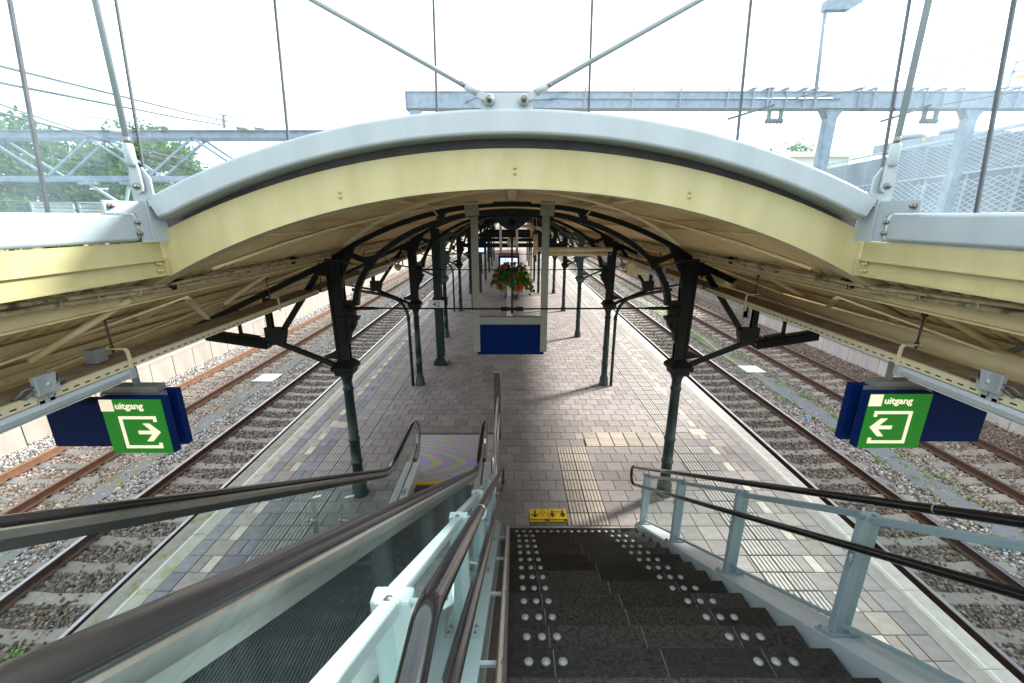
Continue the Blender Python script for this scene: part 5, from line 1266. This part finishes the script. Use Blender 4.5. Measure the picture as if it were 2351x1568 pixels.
# bicycle gutter
b=MB()
def gl(y): return .17+.5965*(Y1-y)+.02
prof=[(-.075,.03),(-.072,.0),(-.05,-.012),(-.032,-.012),(-.03,.012),(-.028,.012),(-.026,-.016),(-.05,-.018),(-.078,-.004),(-.08,.03)]
n=len(prof); v=[(p[0],y,gl(y)+p[1]+.02) for y in (5.33,-1) for p in prof]
b.add(v,[(i,(i+1)%n,n+(i+1)%n,n+i) for i in range(n)]+[tuple(range(n)),tuple(range(2*n-1,n-1,-1))])
g_=thing('bicycle_gutter','narrow brownish steel bicycle gutter running down the left side of the stairs','bicycle gutter',(-.05,2,0))
b.build('channel',MT['steel'],g_)
b=MB()
for k in range(6): 
    y=4.62-k*.98; b.box(-.19,-.078,y-.012,y+.012,gl(y)-.01,gl(y)+.012)
b.build('support_arms',MT['white'],g_)
b=MB()
for k in range(6):
    y=4.62-k*.98
    for d in (-.015,.02): b.bolt((-.05,y+d,gl(y)+.004),(0,-.2,1),.006,.006)
b.build('bolts',MT['bolt'],g_)
# railings
def railing(s):
    mx=lambda x: x if s>0 else 1.71-x
    lab='right railing of the stairs: posts in shaded paint tone, glass and two black handrails' if s>0 else 'left railing between stairs and escalator: posts in lit paint tone, glass and two black handrails'
    t=thing('stair_railing',lab,'railing',(mx(2.05),2,0),'stair railings')
    pm=MT['post'] if s>0 else MT['post_lit']
    hx=1.925 if s>0 else -.145
    ys=[5.44,4.33,3.16,2.0,.84,-.3]
    base=lambda y:.14+.5965*(5.40-y) if y<5.40 else .12
    topz=lambda y:.952+.5935*(5.511-y)
    for i,y in enumerate(ys):
        b=MB(); zb_=base(y)+.0; zt=topz(y)
        b.box(mx(1.958),mx(2.062),y-.025,y+.025,zb_-.03,zt); b.build('post',pm,t,bevel=.008)
        b=MB(); b.prism([(y-.06,base(y-.06)+.002),(y+.06,base(y+.06)+.002),(y+.06,base(y+.06)+.022),(y-.06,base(y-.06)+.022)],'x',mx(1.915),mx(2.11)) ; b.build('base_plate',pm,t)
        b=MB()
        for xx in (1.932,2.093):
            for dy in (-.042,.042): b.bolt((mx(xx),y+dy,base(y+dy)+.022),(0,0,1),.010,.014)
        b.build('base_bolts',MT['bolt'],t)
        b=MB(); b.prism([(y-.035,zt-.015),(y+.035,zt-.03),(y+.035,zt-.015),(y-.035,zt+.006)],'x',mx(1.985),mx(2.045)); b.build('clamp',pm,t)
        b=MB(); b.bolt((mx(2.015),y-.018,zt+.002),(0,0,1),.012,.004); b.bolt((mx(2.015),y+.018,zt-.012),(0,0,1),.012,.004); b.bolt((mx(1.975),y-.0225,zt-.03),(0,-1,0),.005,.001); b.build('clamp_bolts',MT['bolt'],t)
        if i+1<len(ys):
            y2=ys[i+1]
            b=MB(); b.beam((mx(2.01),y-.02,topz(y)-.022),(mx(2.01),y2+.02,topz(y2)-.022),.042,.04); b.build('top_rail',pm,t,bevel=.006)
            b=MB(); b.beam((mx(2.01),y-.02,base(y)+.09),(mx(2.01),y2+.02,base(y2)+.09),.022,.022); b.build('bottom_rail',pm,t)
            ya,yb2=y-.03,y2+.03
            pane('glass_panel',t,(mx(2.01),ya,base(ya)+.10),(mx(2.01),yb2,base(yb2)+.10),(mx(2.01),yb2,topz(yb2)-.05),(mx(2.01),ya,topz(ya)-.05),MT['glass_rail'],.01)
        # brackets
        for dz in (.10,-.21):
            zz=zt+dz
            b=MB(); b.tube([(mx(1.96),y-.02,zz-.10),(hx+s*.02,y-.03,zz-.105),(hx+s*.003,y-.035,zz-.085),(hx,y-.04,zz-.022)],.008,8); b.beam((hx,y-.10,zz+.036),(hx,y+.02,zz-.034),.03,.005)
            b.build('handrail_bracket',pm,t)
    zu=lambda y:topz(y)+.10; zl_=lambda y:topz(y)-.21
    ye=.56
    up=[(hx,-2.0,zu(ye)),(hx,ye-.035,zu(ye)),(hx,ye-.012,zu(ye)-.002),(hx,ye+.012,zu(ye+.012)-.002),(hx,ye+.035,zu(ye+.035))]+[(hx,y,zu(y)) for y in (1.5,3,4.5,5.80)]
    lo=[(hx,-2.0,zl_(ye)),(hx,ye-.035,zl_(ye)),(hx,ye-.012,zl_(ye)-.002),(hx,ye+.012,zl_(ye+.012)-.002),(hx,ye+.035,zl_(ye+.035))]+[(hx,y,zl_(y)) for y in (1.5,3,4.5,5.80)]
    MB().tube(up,.0235,16).build('upper_handrail',MT['blacktube'],t); MB().tube(lo,.0235,16).build('lower_handrail',MT['blacktube'],t)
    e=[(hx,5.80,zu(5.8)),(hx,5.86,zu(5.86)+.005),(hx,5.92,zu(5.9)-.02),(hx,5.94,zu(5.9)-.08),(hx,5.93,zl_(5.8)+.06),(hx,5.88,zl_(5.8)+.0),(hx,5.80,zl_(5.8)+.0)]
    MB().tube(e,.0235,14).build('handrail_loop',MT['blacktube'],t)
    b=MB()
    for y in (1.62,4.2): b.tube([(hx,y,zu(y)),(hx,y+.006,zu(y+.006))],.0245,16)
    b.build('joint_ring',MT['bolt'],t)
railing(1); railing(-1)

# ------------------------------------------------------------------ ESCALATOR
es=thing('escalator','escalator with black handrails, glass sides and steel decks going down to the platform','escalator',(-1.22,4,0))
XLr,XRr=-1.85,-.53
hz=lambda y: 3.569-.604*(y-1.297)
def hand(x,part):
    pts=[(x,y,hz(y)) for y in (-1.2,0.0,1.3,2.6,3.9,5.1)]
    for y in np.linspace(5.3,5.95,6):
        z=max(hz(y),0); k=(y-5.3)/.65; pts.append((x,y,hz(5.3)+ (-.604*(y-5.3))*(1-k*.52)))
    zf=pts[-1][2]
    pts+=[(x,6.6,zf-.004),(x,7.05,zf-.004)]
    for a in np.linspace(75,-75,9):
        r=math.radians(a); pts.append((x,7.12+.38*math.cos(r),zf-.38+.376*math.sin(r)))
    pts+=[(x,7.05,zf-.78),(x,6.95,.16)]
    return pts,zf
rub=[(-.042,-.012),(-.042,.004),(-.034,.014),(-.018,.019),(.018,.019),(.034,.014),(.042,.004),(.042,-.012),(.030,-.016),(-.030,-.016)]
def belt(pts,prof):
    """profile sweep in a vertical plane: x across, normal up"""
    b=MB(); m=len(prof); v=[]
    for i,p in enumerate(pts):
        a=Vector(pts[max(0,i-1)]); c=Vector(pts[min(len(pts)-1,i+1)]); tg=(c-a).normalized(); nr=Vector((0,-tg.z,tg.y))
        if nr.z<0 and i<10: nr=-nr
        for (px,pz) in prof: q=Vector(p)+Vector((px,0,0))+nr*pz; v.append(q)
    b.add(v,[(i*m+k,i*m+(k+1)%m,(i+1)*m+(k+1)%m,(i+1)*m+k) for i in range(len(pts)-1) for k in range(m)]+[tuple(range(m)),tuple((len(pts)-1)*m+k for k in range(m))[::-1]],0,True); return b
dz_deck=.25
deckz=lambda y: dz_deck if y>5.58 else dz_deck+.604*(5.58-y)
for x in (XLr,XRr):
    pts,zf=hand(x,'')
    belt(pts,rub).build('handrail',MT['rubber'],es)
    inner=[(-.030,-.017),(.030,-.017),(.036,-.028),(.036,-.060),(.020,-.105),(-.020,-.105),(-.036,-.060),(-.036,-.028)]
    gb_=belt(pts[:-1],inner); gb_.sm=[False]*len(gb_.sm); gb_.build('handrail_guide',MT['steel'],es)
    # glass balustrade panels
    ye_=[7.30,6.25,5.2,4.05,2.9,1.75,.6,-.6]
    for a,c in zip(ye_[:-1],ye_[1:]):
        def ht(y):
            if y>=5.95: 
                if y<7.12: return zf-.07
                d=(y-7.12)/.38; return zf-.38+.31*math.sqrt(max(0,1-d*d))
            return np.interp(y,[p[1] for p in pts[:12]],[p[2] for p in pts[:12]])-.07
        n_=6; b=MB(); v=[]
        for dx in (-.005,.005):
            for k in range(n_+1):
                y=a-.006+(c-a+.012)*k/n_; v+=[(x+dx,y,deckz(y)-.02),(x+dx,y,ht(y))]
        m2=2*(n_+1); f=[]
        for k in range(n_): f+=[(2*k,2*k+2,2*k+3,2*k+1),(m2+2*k,m2+2*k+1,m2+2*k+3,m2+2*k+2),(2*k,m2+2*k,m2+2*k+2,2*k+2),(2*k+1,2*k+3,m2+2*k+3,m2+2*k+1)]
        f+=[(0,1,m2+1,m2),(2*n_,m2+2*n_,m2+2*n_+1,2*n_+1)]
        b.add(v,f); b.build('glass_panel',MT['glass_rail'],es)
    # decks both sides of the glass + skirts
    for sgn in (-1,1):
        x0=x+sgn*.012; x1=x+sgn*.125
        b=MB(); v=[]; ysq=[6.95,6.8,5.58,3.0,0,-1.2]
        poly=[(6.98,.10),(6.95,deckz(6.9)),(5.58,deckz(5.58)),(-1.2,deckz(-1.2)),(-1.2,deckz(-1.2)-.22),(5.45,0.0),(6.98,0.0)]
        b.prism(poly,'x',x0,x1); b.build('deck',MT['steel_light'],es,bevel=.004)
    MB().prism([(6.99,.09),(6.96,deckz(6.9)+.001),(5.58,deckz(5.58)+.002),(-1.2,deckz(-1.2)+.002),(-1.2,deckz(-1.2)-.1),(5.45,.1)],'x',x-.011,x+.011).build('glass_channel',MT['gasket'],es)
MB().prism([(6.6,.18),(6.5,.245),(6.3,.245),(6.4,.16)],'x',-1.742,-1.7405).build('pictogram_sticker',MT['plastic'],es) if False else MB().prism([(5.95,.2505),(6.15,.2505),(6.15,.252),(5.95,.252)],'x',-1.85,-1.76).build('pictogram_sticker',MT['plastic'],es)
b=MB()
for xx in (-1.83,-1.785): b.lathe((xx,6.10,.252),[(.009,0),(.009,.001)],8); b.box(xx-.01,xx+.01,6.0,6.085,.252,.253)
b.build('sticker_figures',MT['screentext'],es)
# outer cladding and truss body
pl=[(6.9,-.02),(5.45,-.02),(-1.2,deckz(-1.2)-.22),(-1.2,deckz(-1.2)-1.3),(3.4,-.02),(5.4,-.4),(6.9,-.4)]
MB().prism(pl,'x',-2.03,-1.99).build('side_cladding',MT['steel_light'],es); MB().prism(pl,'x',-.44,-.40).build('side_cladding',MT['steel_light'],es)
b=MB(); b.prism([(5.5,-.25),(-1.2,deckz(-1.2)-.75),(-1.2,deckz(-1.2)-.85),(5.4,-.4)],'x',-1.98,-.45); b.build('truss_tray',MT['gasket'],es)
# steps
for k in range(20):
    y1=6.62-.40*k; zt=max(0,.604*(5.50-(y1-.2)))*1.0
    if y1-.4>5.5: zt=-.004
    if zt>4: break
    b=MB(); b.box(-1.735,-.695,y1-.41,y1,zt-.02,zt); 
    b.box(-1.735,-.695,y1-.02,y1-.0,zt-.26,zt-.02); b.build('step',MT['step'],es)
b=MB(); b.box(-1.72,-.71,6.62,6.70,-.01,.004)
for i in range(40): b.box(-1.71+i*.025,-1.70+i*.025,6.585,6.62,-.006,.001)
b.build('comb_plate',MT['yellow'],es)
b=MB()
for i in range(12): b.lathe((-1.66+i*.085,6.67,.004),[(.006,0),(.006,.001)],6)
b.build('comb_screws',MT['ink'],es)
for (a,c) in ((6.701,6.98),(6.984,7.45),(7.454,8.43)): MB().box(-2.045,-.415,a,c,-.03,.004).build('landing_plate',MT['rainbow'],es)
b=MB(); b.lathe((-1.17,6.86,.004),[(.028,0),(.028,.001)],16); b.box(-1.235,-1.10,6.905,6.925,.004,.005); b.build('maker_badge',MT['plastic'],es)
b=MB(); 
for r_a in np.linspace(0,2*PI,15)[:-1]: b.beam((-1.17+.018*math.cos(r_a),6.86+.018*math.sin(r_a),.0055),(-1.17+.018*math.cos(r_a+.45),6.86+.018*math.sin(r_a+.45),.0055),.004,.001)
b.build('badge_ring',MT['ink'],es)
# glass guard and steel brackets at the low headroom area
t=thing('glass_guard','low clear glass guard with steel angle brackets beside the escalator','glass guard',(-2.6,4.6,0))
pane('glass_panel',t,(-3.0,5.08,0.03),(-3.0,2.4,0.03),(-3.0,2.4,1.0),(-3.0,5.08,1.0),MT['glass_rail'],.012)
pane('glass_panel',t,(-2.98,5.10,0.03),(-2.10,5.10,0.03),(-2.10,5.10,1.0),(-2.98,5.10,1.0),MT['glass_rail'],.012)
for (x,y) in ((-2.80,5.0),(-2.35,5.0)):
    b=MB(); b.beam((x,y,0),(x+.03,y+.03,.90),.012,.07); b.beam((x+.03,y+.02,.90),(x+.16,y+.02,.93),.05,.012); b.build('bracket',MT['steel'],t)
    b=MB(); b.tube([(x-.06,y,.55),(x+.06,y,.55)],.014,8); b.tube([(x-.075,y,.55),(x-.06,y,.55)],.03,12); b.build('glass_clamp',MT['steel'],t)
# stainless post and rails at the escalator foot
t=thing('stainless_post','tall square stainless post with a small green light and chromed rails beside the escalator landing','post',(-.31,8.3,0))
MB().box(-.385,-.24,8.26,8.36,0,1.53).build('post_body',MT['postdark'],t,bevel=.004); MB().box(-.382,-.243,8.263,8.357,1.5301,1.536).build('post_cap',MT['steel_light'],t)
MB().box(-.238,-.236,8.30,8.34,1.38,1.50).build('green_light',emit('green_light',(.05,.7,.08),.5),t)
b=MB(); b.tube([(-.30,8.26,1.02),(-.30,6.0,1.0),(-.30,5.9,.95),(-.30,5.9,.1)],.02,12); b.tube([(-.275,8.26,.62),(-.275,6.0,.60)],.02,12); b.build('chrome_rail',MT['steel'],t)

# ------------------------------------------------------------------ BACKGROUND beyond the glass
t=thing('catenary_portal','grey blue steel lattice portal carrying overhead wires above the left tracks','catenary portal',(-10,10,5.4))
b=MB(); b.box(-22,-3.6,10.0,10.05,6.28,6.42); b.box(-22,-3.6,9.93,10.12,6.42,6.435); b.box(-22,-3.6,10.0,10.05,6.275,6.285); b.box(-22,-3.6,10.36,10.41,6.28,6.42); b.build('top_chord',MT['galv'],t)
b=MB(); b.box(-22,-3.6,10.0,10.08,5.42,5.52); b.box(-22,-3.6,10.36,10.41,5.42,5.52); b.build('bottom_chord',MT['galv'],t)
for k in range(7):
    x=-6.93-2.24*(k-1)
    for e in (-1.14,1.14):
        if x+e>-3.6: continue
        MB().beam((x,10.02,6.29),(x+e,10.02,5.5),.04,.042).build('lattice_bar',MT['galv'],t); MB().beam((x+.04,10.38,6.29),(x+e+.04,10.38,5.5),.04,.042).build('lattice_bar',MT['galv'],t)
b=MB(); b.box(-22,-21.7,10,10.6,-1,6.4); b.box(-3.9,-3.6,10.05,10.5,4.0,6.42); b.build('mast',MT['galv'],t)
def insul(name,p,q,m,lab,grp='insulators on the overhead portal'):
    p=Vector(p);q=Vector(q); b=MB(); L=(q-p).length; d=(q-p).normalized(); b.tube([p,q],.018,8)
    n=max(3,int(L/.035))
    for k in range(n): c=p+d*L*(k+.5)/n; b.tube([c-d*.006,c+d*.006],.045,10)
    b.build(name,m,label=lab,cat='insulator',group=grp)
insul('insulator',(-6.12,9.9,6.45),(-6.09,9.9,6.72),MT['insul'],'dark ribbed insulator standing upright on the left overhead portal')
insul('insulator',(-5.83,9.85,6.46),(-5.62,9.9,6.44),MT['insulg'],'green tinted ribbed insulator lying along the portal wire')
insul('insulator',(-5.50,9.95,6.47),(-5.30,10,6.45),MT['insul'],'ribbed insulator farthest right on the left portal')
insul('insulator',(-9.05,9.9,6.45),(-9.03,9.9,6.70),MT['sgwhite'],'pale ribbed insulator standing upright farther left on the overhead portal')
insul('insulator',(-8.55,9.9,6.42),(-8.30,9.95,6.40),MT['sgwhite'],'pale ribbed insulator lying on the portal farther left')
def wire(pts,lab,r=.010,grp='overhead wires'):
    MB().tube(pts,r,5).build('overhead_wire',MT['wire'],label=lab,cat='wire',group=grp)
for (p,q,lab) in (((-3.711,3.5,5.685),(-5.687,10,6.527),'uppermost overhead wire slanting down to the left portal insulators'),((-3.748,3.5,5.578),(-5.85,10,6.485),'second overhead wire slanting down to the left portal insulators'),((-3.815,3.5,5.379),(-6.593,10,5.731),'lower overhead wire crossing the trees at the left'),((-6.1,3.0,6.3),(-6.9,10,5.62),'steep thin overhead wire at the far left'),):
    p=Vector(p);q=Vector(q); wire([p-(q-p)*.9,p,(p+q)/2-Vector((0,0,.02)),q],lab)
for (x,z0,z1,lab) in ((-6.79,4.85,6.3,'left track'),(-10.43,4.85,6.3,'far left track')):
    wire([(x,-6,z0),(x,10,z0),(x,60,z0)],'contact wire above the %s'%lab,.008); 
for (a,c,lab) in (((-6.1,9.9,6.72),(-5.2,9.98,6.47),'short jumper wire between the insulators on the left portal'),((-9.03,9.9,6.70),(-7.3,9.95,6.42),'short jumper wire between the pale insulators')):
    p=Vector(a);q=Vector(c); wire([p,(p+q)/2+Vector((0,0,.01)),q],lab,.009)
wire([(-6.12,9.9,6.73),(-6.22,9.9,6.72),(-6.26,9.9,6.6),(-6.2,9.9,6.5)],'hooked lead beside the upright dark insulator',.009)
for i,(x,z) in enumerate(((-12,5.45),(-12,5.1),(-12.5,4.9))): wire([(x-1.5,5,z+.12),(x+8,30,z+1.0)],('highest','middle','lowest')[i]+' of the thin wires low across the trees at the left',.008)
# cantilevers below the left portal
t=thing('cantilever_arm','thin pale bracket arms hanging from the left portal','bracket arm',(-9.3,10.3,4.5))
b=MB(); b.beam((-8.75,10.3,5.42),(-9.05,10.3,4.7),.05,.05); b.beam((-9.75,10.3,5.42),(-9.15,10.3,5.0),.05,.05); b.box(-8.95,-8.55,10.25,10.35,5.36,5.42); b.box(-9.9,-9.5,10.25,10.35,5.36,5.42); b.build('arm',MT['white'],t)
b=MB(); b.box(-13.2,-12.65,14,14.04,5.48,5.52); b.build('tube_lamp',MT['sgwhite'],label='small white tube lamp seen through the left glass before the trees',cat='lamp')
t=thing('mesh_parapet','white framed perforated parapet panels behind the left glass','parapet',(-14,14,4.2))
for x0,x1 in ((-15.2,-13.85),(-13.7,-12.6),(-12.5,-11.2)):
    b=MB()
    for z in (5.09,4.86,4.55): b.box(x0,x1,14,14.04,z-.035,z+.02)
    for x in (x0,x1-.05): b.box(x,x+.05,14.001,14.041,4.3,5.11)
    b.build('panel_frame',MT['white'],t)
    b=MB()
    for k in range(int((x1-x0)/.035)): b.box(x0+k*.035,x0+k*.035+.008,14.018,14.024,4.3,5.1)
    for k in range(22): b.box(x0,x1,14.012,14.017,4.32+k*.035,4.328+k*.035)
    b.build('mesh_infill',MT['white'],t,kind='stuff')
    MB().box(x0+.35,x1-.3,13.985,13.998,4.68,4.79).build('orange_strip',MT['amber'],t)
b=MB(); b.box(-16,-10.8,13.9,14.4,4.1,4.3); b.box(-15.9,-15.6,14,14.3,-.2,4.1); b.box(-13.6,-13.3,14,14.3,-.2,4.1); b.build('deck',MT['wall_old'],t)

t=thing('catenary_gantry','heavy grey steel box beam gantry with drop posts over the right tracks','gantry',(6,13,7))
b=MB(); b.box(-2.9,26,13.0,13.35,7.56,7.93); b.box(-2.9,26,12.96,13.39,7.53,7.565); b.box(-2.9,26,12.97,13.38,7.925,7.95); b.box(-2.93,-2.9,12.95,13.4,7.5,7.97); b.build('box_beam',MT['galv'],t)
b=MB(); b.tube([(1.5,12.97,7.76),(9.0,12.97,7.76)],.02,6); b.tube([(-1.3,12.97,7.66),(-1.0,12.96,7.80),(-.2,12.96,7.66),(.6,12.96,7.74),(1.5,12.97,7.78)],.016,6); b.build('conduit',MT['galv'],t)
b=MB()
for x in (2.0,3.3,4.6,5.9,7.1,8.3,6.6,7.0,7.5,8.0,9.5,9.9,10.9,11.3,11.8,12.3,13.4,13.8): b.box(x-.02,x+.02,12.93,12.96,7.5,8.02); b.box(x-.07,x+.07,12.93,13.4,8.0,8.03) if x>6.5 else None
b.build('clamp_straps',MT['galv'],t)
for x,z in ((8.93,5.2),(12.85,4.7)):
    b=MB(); b.box(x-.13,x+.13,13.05,13.3,z,7.53); b.prism([(x-.28,7.53),(x+.28,7.53),(x+.13,7.30),(x-.13,7.30)],'y',13.04,13.31); b.build('drop_post',MT['galv'],t)
for x in (7.37,11.72):
    b=MB(); b.box(x-.20,x-.13,13.1,13.2,7.24,7.53); b.box(x+.13,x+.20,13.1,13.2,7.24,7.53); b.tube([(x-.24,13.15,7.24),(x+.24,13.15,7.24)],.05,10)
    for k in range(5): b.tube([(x-.2+k*.1-.012,13.15,7.24),(x-.2+k*.1+.012,13.15,7.24)],.075,10)
    b.build('insulator_hanger',MT['iron_teal'],t)
b=MB(); b.box(24.5,25,13,13.4,-1,7.6); b.box(-2.85,-2.55,13.05,13.3,5.0,7.5); b.build('gantry_post',MT['galv'],t)
t=thing('street_lamp','slim lamp post with a flat angular head standing on the right gantry','street lamp',(8.35,13.1,7.95))
MB().tube([(8.40,13.15,7.95),(8.26,13.15,9.95)],.045,10).build('pole',MT['galv'],t)
MB().prism([(8.20,9.86),(8.20,10.08),(9.15,10.12),(9.15,10.03),(8.85,9.87)],'y',13.05,13.25).build('lamp_head',MT['galv'],t)
for (p,q,lab) in (((14.0,8.5,8.9),(7.6,12.9,7.72),'upper thin wire rising to the right from the gantry'),((14.0,8.5,8.35),(7.7,12.9,7.65),'lower thin wire rising to the right from the gantry'),((14,8.5,7.6),(11.8,12.9,7.60),'thin wire ending at the right insulator hanger'),((5.9,12.8,7.22),(7.2,12.95,7.6),'short anchor wire with clamps left of the first insulator hanger'),((10.1,12.8,7.16),(11.5,12.95,7.6),'short anchor wire with clamps left of the second insulator hanger')):
    wire([p,q],lab,.011 if p[1]<10 else .03)
t=thing('signal_cage','white framed ladder cage at the far right edge above the gantry','ladder cage',(14,13,8))
b=MB()
for (p,q) in (((13.5,13,8.0),(13.55,13,8.64)),((13.52,13,8.64),(15,13,8.95)),((13.48,13,8.40),(15,13,8.62)),((13.45,13,8.02),(15,13,8.2)),((14.9,13,8.0),(14.9,13,8.9))): b.beam(p,q,.05,.05)
b.build('frame',MT['white'],t); MB().beam((13.65,13.01,8.29),(15,13.01,8.42),.02,.09).build('orange_strip',MT['amber'],t)
# parking building with expanded metal facade
A=Vector((18.6,27.2,0)); B=Vector((14.75,12.6,0)); C_=Vector((12.9,5.6,0))
d=(C_-A).normalized(); Lf=(C_-A).length; nr=Vector((d.y,-d.x,0)); 
if nr.x<0: nr=-nr
t=thing('parking_building','building clad in pale expanded metal mesh over dark decks, behind the right glass','building',tuple((A+C_)/2))
ztop=lambda s_: 7.66-.47*min(1,s_/15.1)
def fp(s_,z,o=0): p=A+d*s_+nr*o; return (p.x,p.y,z)
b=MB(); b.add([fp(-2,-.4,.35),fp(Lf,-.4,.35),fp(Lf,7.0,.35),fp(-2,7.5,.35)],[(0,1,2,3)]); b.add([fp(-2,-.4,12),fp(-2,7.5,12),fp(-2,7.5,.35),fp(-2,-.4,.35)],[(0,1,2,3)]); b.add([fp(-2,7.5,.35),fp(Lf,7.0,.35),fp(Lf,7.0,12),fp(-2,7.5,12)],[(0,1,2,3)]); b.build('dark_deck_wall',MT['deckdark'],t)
b=MB()
def lattice(z0f,z1f,cw,ch,th):
    nC=int(Lf/cw)+2
    for i in range(-1,nC):
        s0=i*cw; zt=z1f(s0); zb_=z0f(s0); nr_=int((zt-zb_)/ch)
        for j in range(nr_):
            za=zb_+j*ch
            for (a,c) in (((s0,za),(s0+cw/2,za+ch/2)),((s0+cw/2,za+ch/2),(s0+cw,za)),):
                p=Vector(fp(a[0],a[1])); q=Vector(fp(c[0],c[1])); w=Vector((0,0,th/2)); o_=nr*th*.7
                b.add([p-w,q-w,q+w,p+w],[(0,1,2,3)])
            for (a,c) in (((s0,za+ch),(s0+cw/2,za+ch/2)),((s0+cw/2,za+ch/2),(s0+cw,za+ch)),):
                p=Vector(fp(a[0],a[1])); q=Vector(fp(c[0],c[1])); w=Vector((0,0,th/2)); o_=nr*th*.7
                b.add([p-w,q-w,q+w,p+w],[(0,1,2,3)])
lattice(lambda s_:6.16-.1*min(1,s_/15),lambda s_:ztop(s_)-.03,.34,.125,.020)
b.build('expanded_mesh',MT['mesh'],t,kind='stuff')
b=MB(); lattice(lambda s_:4.2,lambda s_:6.13-.1*min(1,s_/15),.44,.17,.028); b.build('expanded_mesh_lower',MT['mesh'],t,kind='stuff')
b=MB(); b.beam(fp(-2,ztop(0)+.04),fp(15.1,ztop(15.1)+.04),.10,.10); b.beam(fp(15.1,ztop(15.1)+.04),fp(Lf,ztop(20)+.04),.10,.10); b.build('top_rim',MT['mesh'],t)
b=MB(); b.beam(fp(0,6.16),fp(Lf,6.06),.05,.05)
for s_ in np.arange(.8,Lf,2.2): b.beam(fp(s_,4.2,.05),fp(s_,ztop(s_),.05),.03,.03); b.beam(fp(s_,4.2,.3),fp(s_,6.1,.3),.12,.12)
b.build('mesh_supports',MT['mesh'],t)
t=thing('rooftop_cooler','white rooftop cooling unit with round fans on the mesh clad building','cooling unit',(18.5,19,7.6))
b=MB(); b.prism([(17.6,7.55),(17.6,7.98),(20.3,8.38),(22.6,8.42),(22.6,7.75)],'y',21.0,22.4); b.build('casing',MT['lampgrey'],t)
b=MB()
for x,z in ((18.6,8.15),(20.6,8.42)): b.tube([(x-.0,21.6,z),(x,21.6,z+.16)],.55,18)
b.build('fan_cowl',MT['lampgrey'],t)
b=MB(); b.box(17.7,20.2,20.985,20.997,7.62,7.72); b.build('dark_slot',MT['deckdark'],t); b=MB(); b.box(18.6,18.75,20.98,20.99,7.98,8.1); b.build('yellow_label',MT['yellow'],t)
t=thing('cream_house','cream rendered house with a flat cornice behind the right drop post','house',(26,40,0))
MB().box(24.0,29.5,40,46,-.4,9.7).build('wall',MT['brick'],t); b=MB(); b.box(23.6,29.9,39.6,46.4,9.7,9.85); b.box(23.8,29.7,39.8,46.2,9.85,10.15); b.build('cornice',MT['brick'],t)
# trees
def tree(name,lab,x,y,h,rx,ry,crown0,nleaf,size,seed,grp=None):
    r=random.Random(seed); t=thing(name,lab,'tree',(x,y,-.4),grp)
    b=MB(); b.tube([(x,y,-.4),(x+.1,y,h*.3),(x-.1,y+.1,h*.55),(x,y,h*.8)],[.32,.25,.16,.05],9)
    for k in range(9):
        a=r.uniform(0,2*PI); z0=h*r.uniform(.28,.6); e=(x+math.cos(a)*rx*.7,y+math.sin(a)*ry*.7,z0+h*r.uniform(.1,.3)); b.tube([(x,y,z0),((x+e[0])/2,(y+e[1])/2,(z0+e[2])/2+.3),e],[.12,.07,.02],6)
    b.build('trunk',MT['bark'],t)
    cl=[]
    for _ in range(int(60+nleaf/90)):
        while True:
            q=(r.uniform(-1,1),r.uniform(-1,1),r.uniform(-1,1)); n2=q[0]**2+q[1]**2+q[2]**2
            if .15<n2<1: break
        cz=(crown0+h)/2; hz_=(h-crown0)/2
        cl.append((x+q[0]*rx,y+q[1]*ry,cz+q[2]*hz_*(1-.25*abs(q[0])),r.uniform(.45,1.05)))
    V=[];F=[]
    for i in range(nleaf):
        c=r.choice(cl); d_=Vector((r.gauss(0,1),r.gauss(0,1),r.gauss(0,.8))).normalized()*c[3]*r.random()**.4
        p=Vector(c[:3])+d_; u=Vector((r.gauss(0,1),r.gauss(0,1),r.gauss(0,1))).normalized(); w=u.orthogonal().normalized(); s_=size*r.uniform(.6,1.3)
        o=len(V); V+=[p-u*s_,p+w*s_*.55,p+u*s_,p-w*s_*.55]; F.append((o,o+1,o+2,o+3))
    b=MB(); b.add(V,F); b.build('crown',MT['leaf'],t,kind='stuff')
T='leafy trees beyond the glass'
tree('leafy_tree','broad green tree at the far left edge beyond the glass',-35.5,33,11.4,4.2,3,2,12000,.18,1,T)
tree('leafy_tree','low green tree between the two taller ones behind the left glass',-30.6,35,9.6,3.6,3,1,10000,.18,2,T)
tree('leafy_tree','tall rounded green tree just left of the white arch',-26.0,32,11.3,4.3,3,1.5,16000,.16,3,T)
tree('leafy_tree','dark tree filling the gap behind the left portal',-40,40,11,5,3,1,7000,.16,5,T)
tree('leafy_tree','bushy lower tree behind the portal lattice near the white arch',-24,38,8.6,4,3,0,12000,.18,6,T)
tree('leafy_tree','round topped green tree behind the cream house on the right',29.5,48,12.6,4.4,3,3,9000,.18,4,T)
# far end of the line
t=thing('far_building','pale building closing the view at the far end of the platform','building',(0,75,0))
MB().box(-3.1,3.1,72,76,0,5).build('wall',MT['brick'],t)
b=MB()
for x in (-2,0,2): b.box(x-.5,x+.5,71.95,72,.9,2.6)
b.build('window',MT['deckdark'],t)
for ob in list(sc.objects):
    if ob.name.startswith('tmp'): bpy.data.objects.remove(ob)
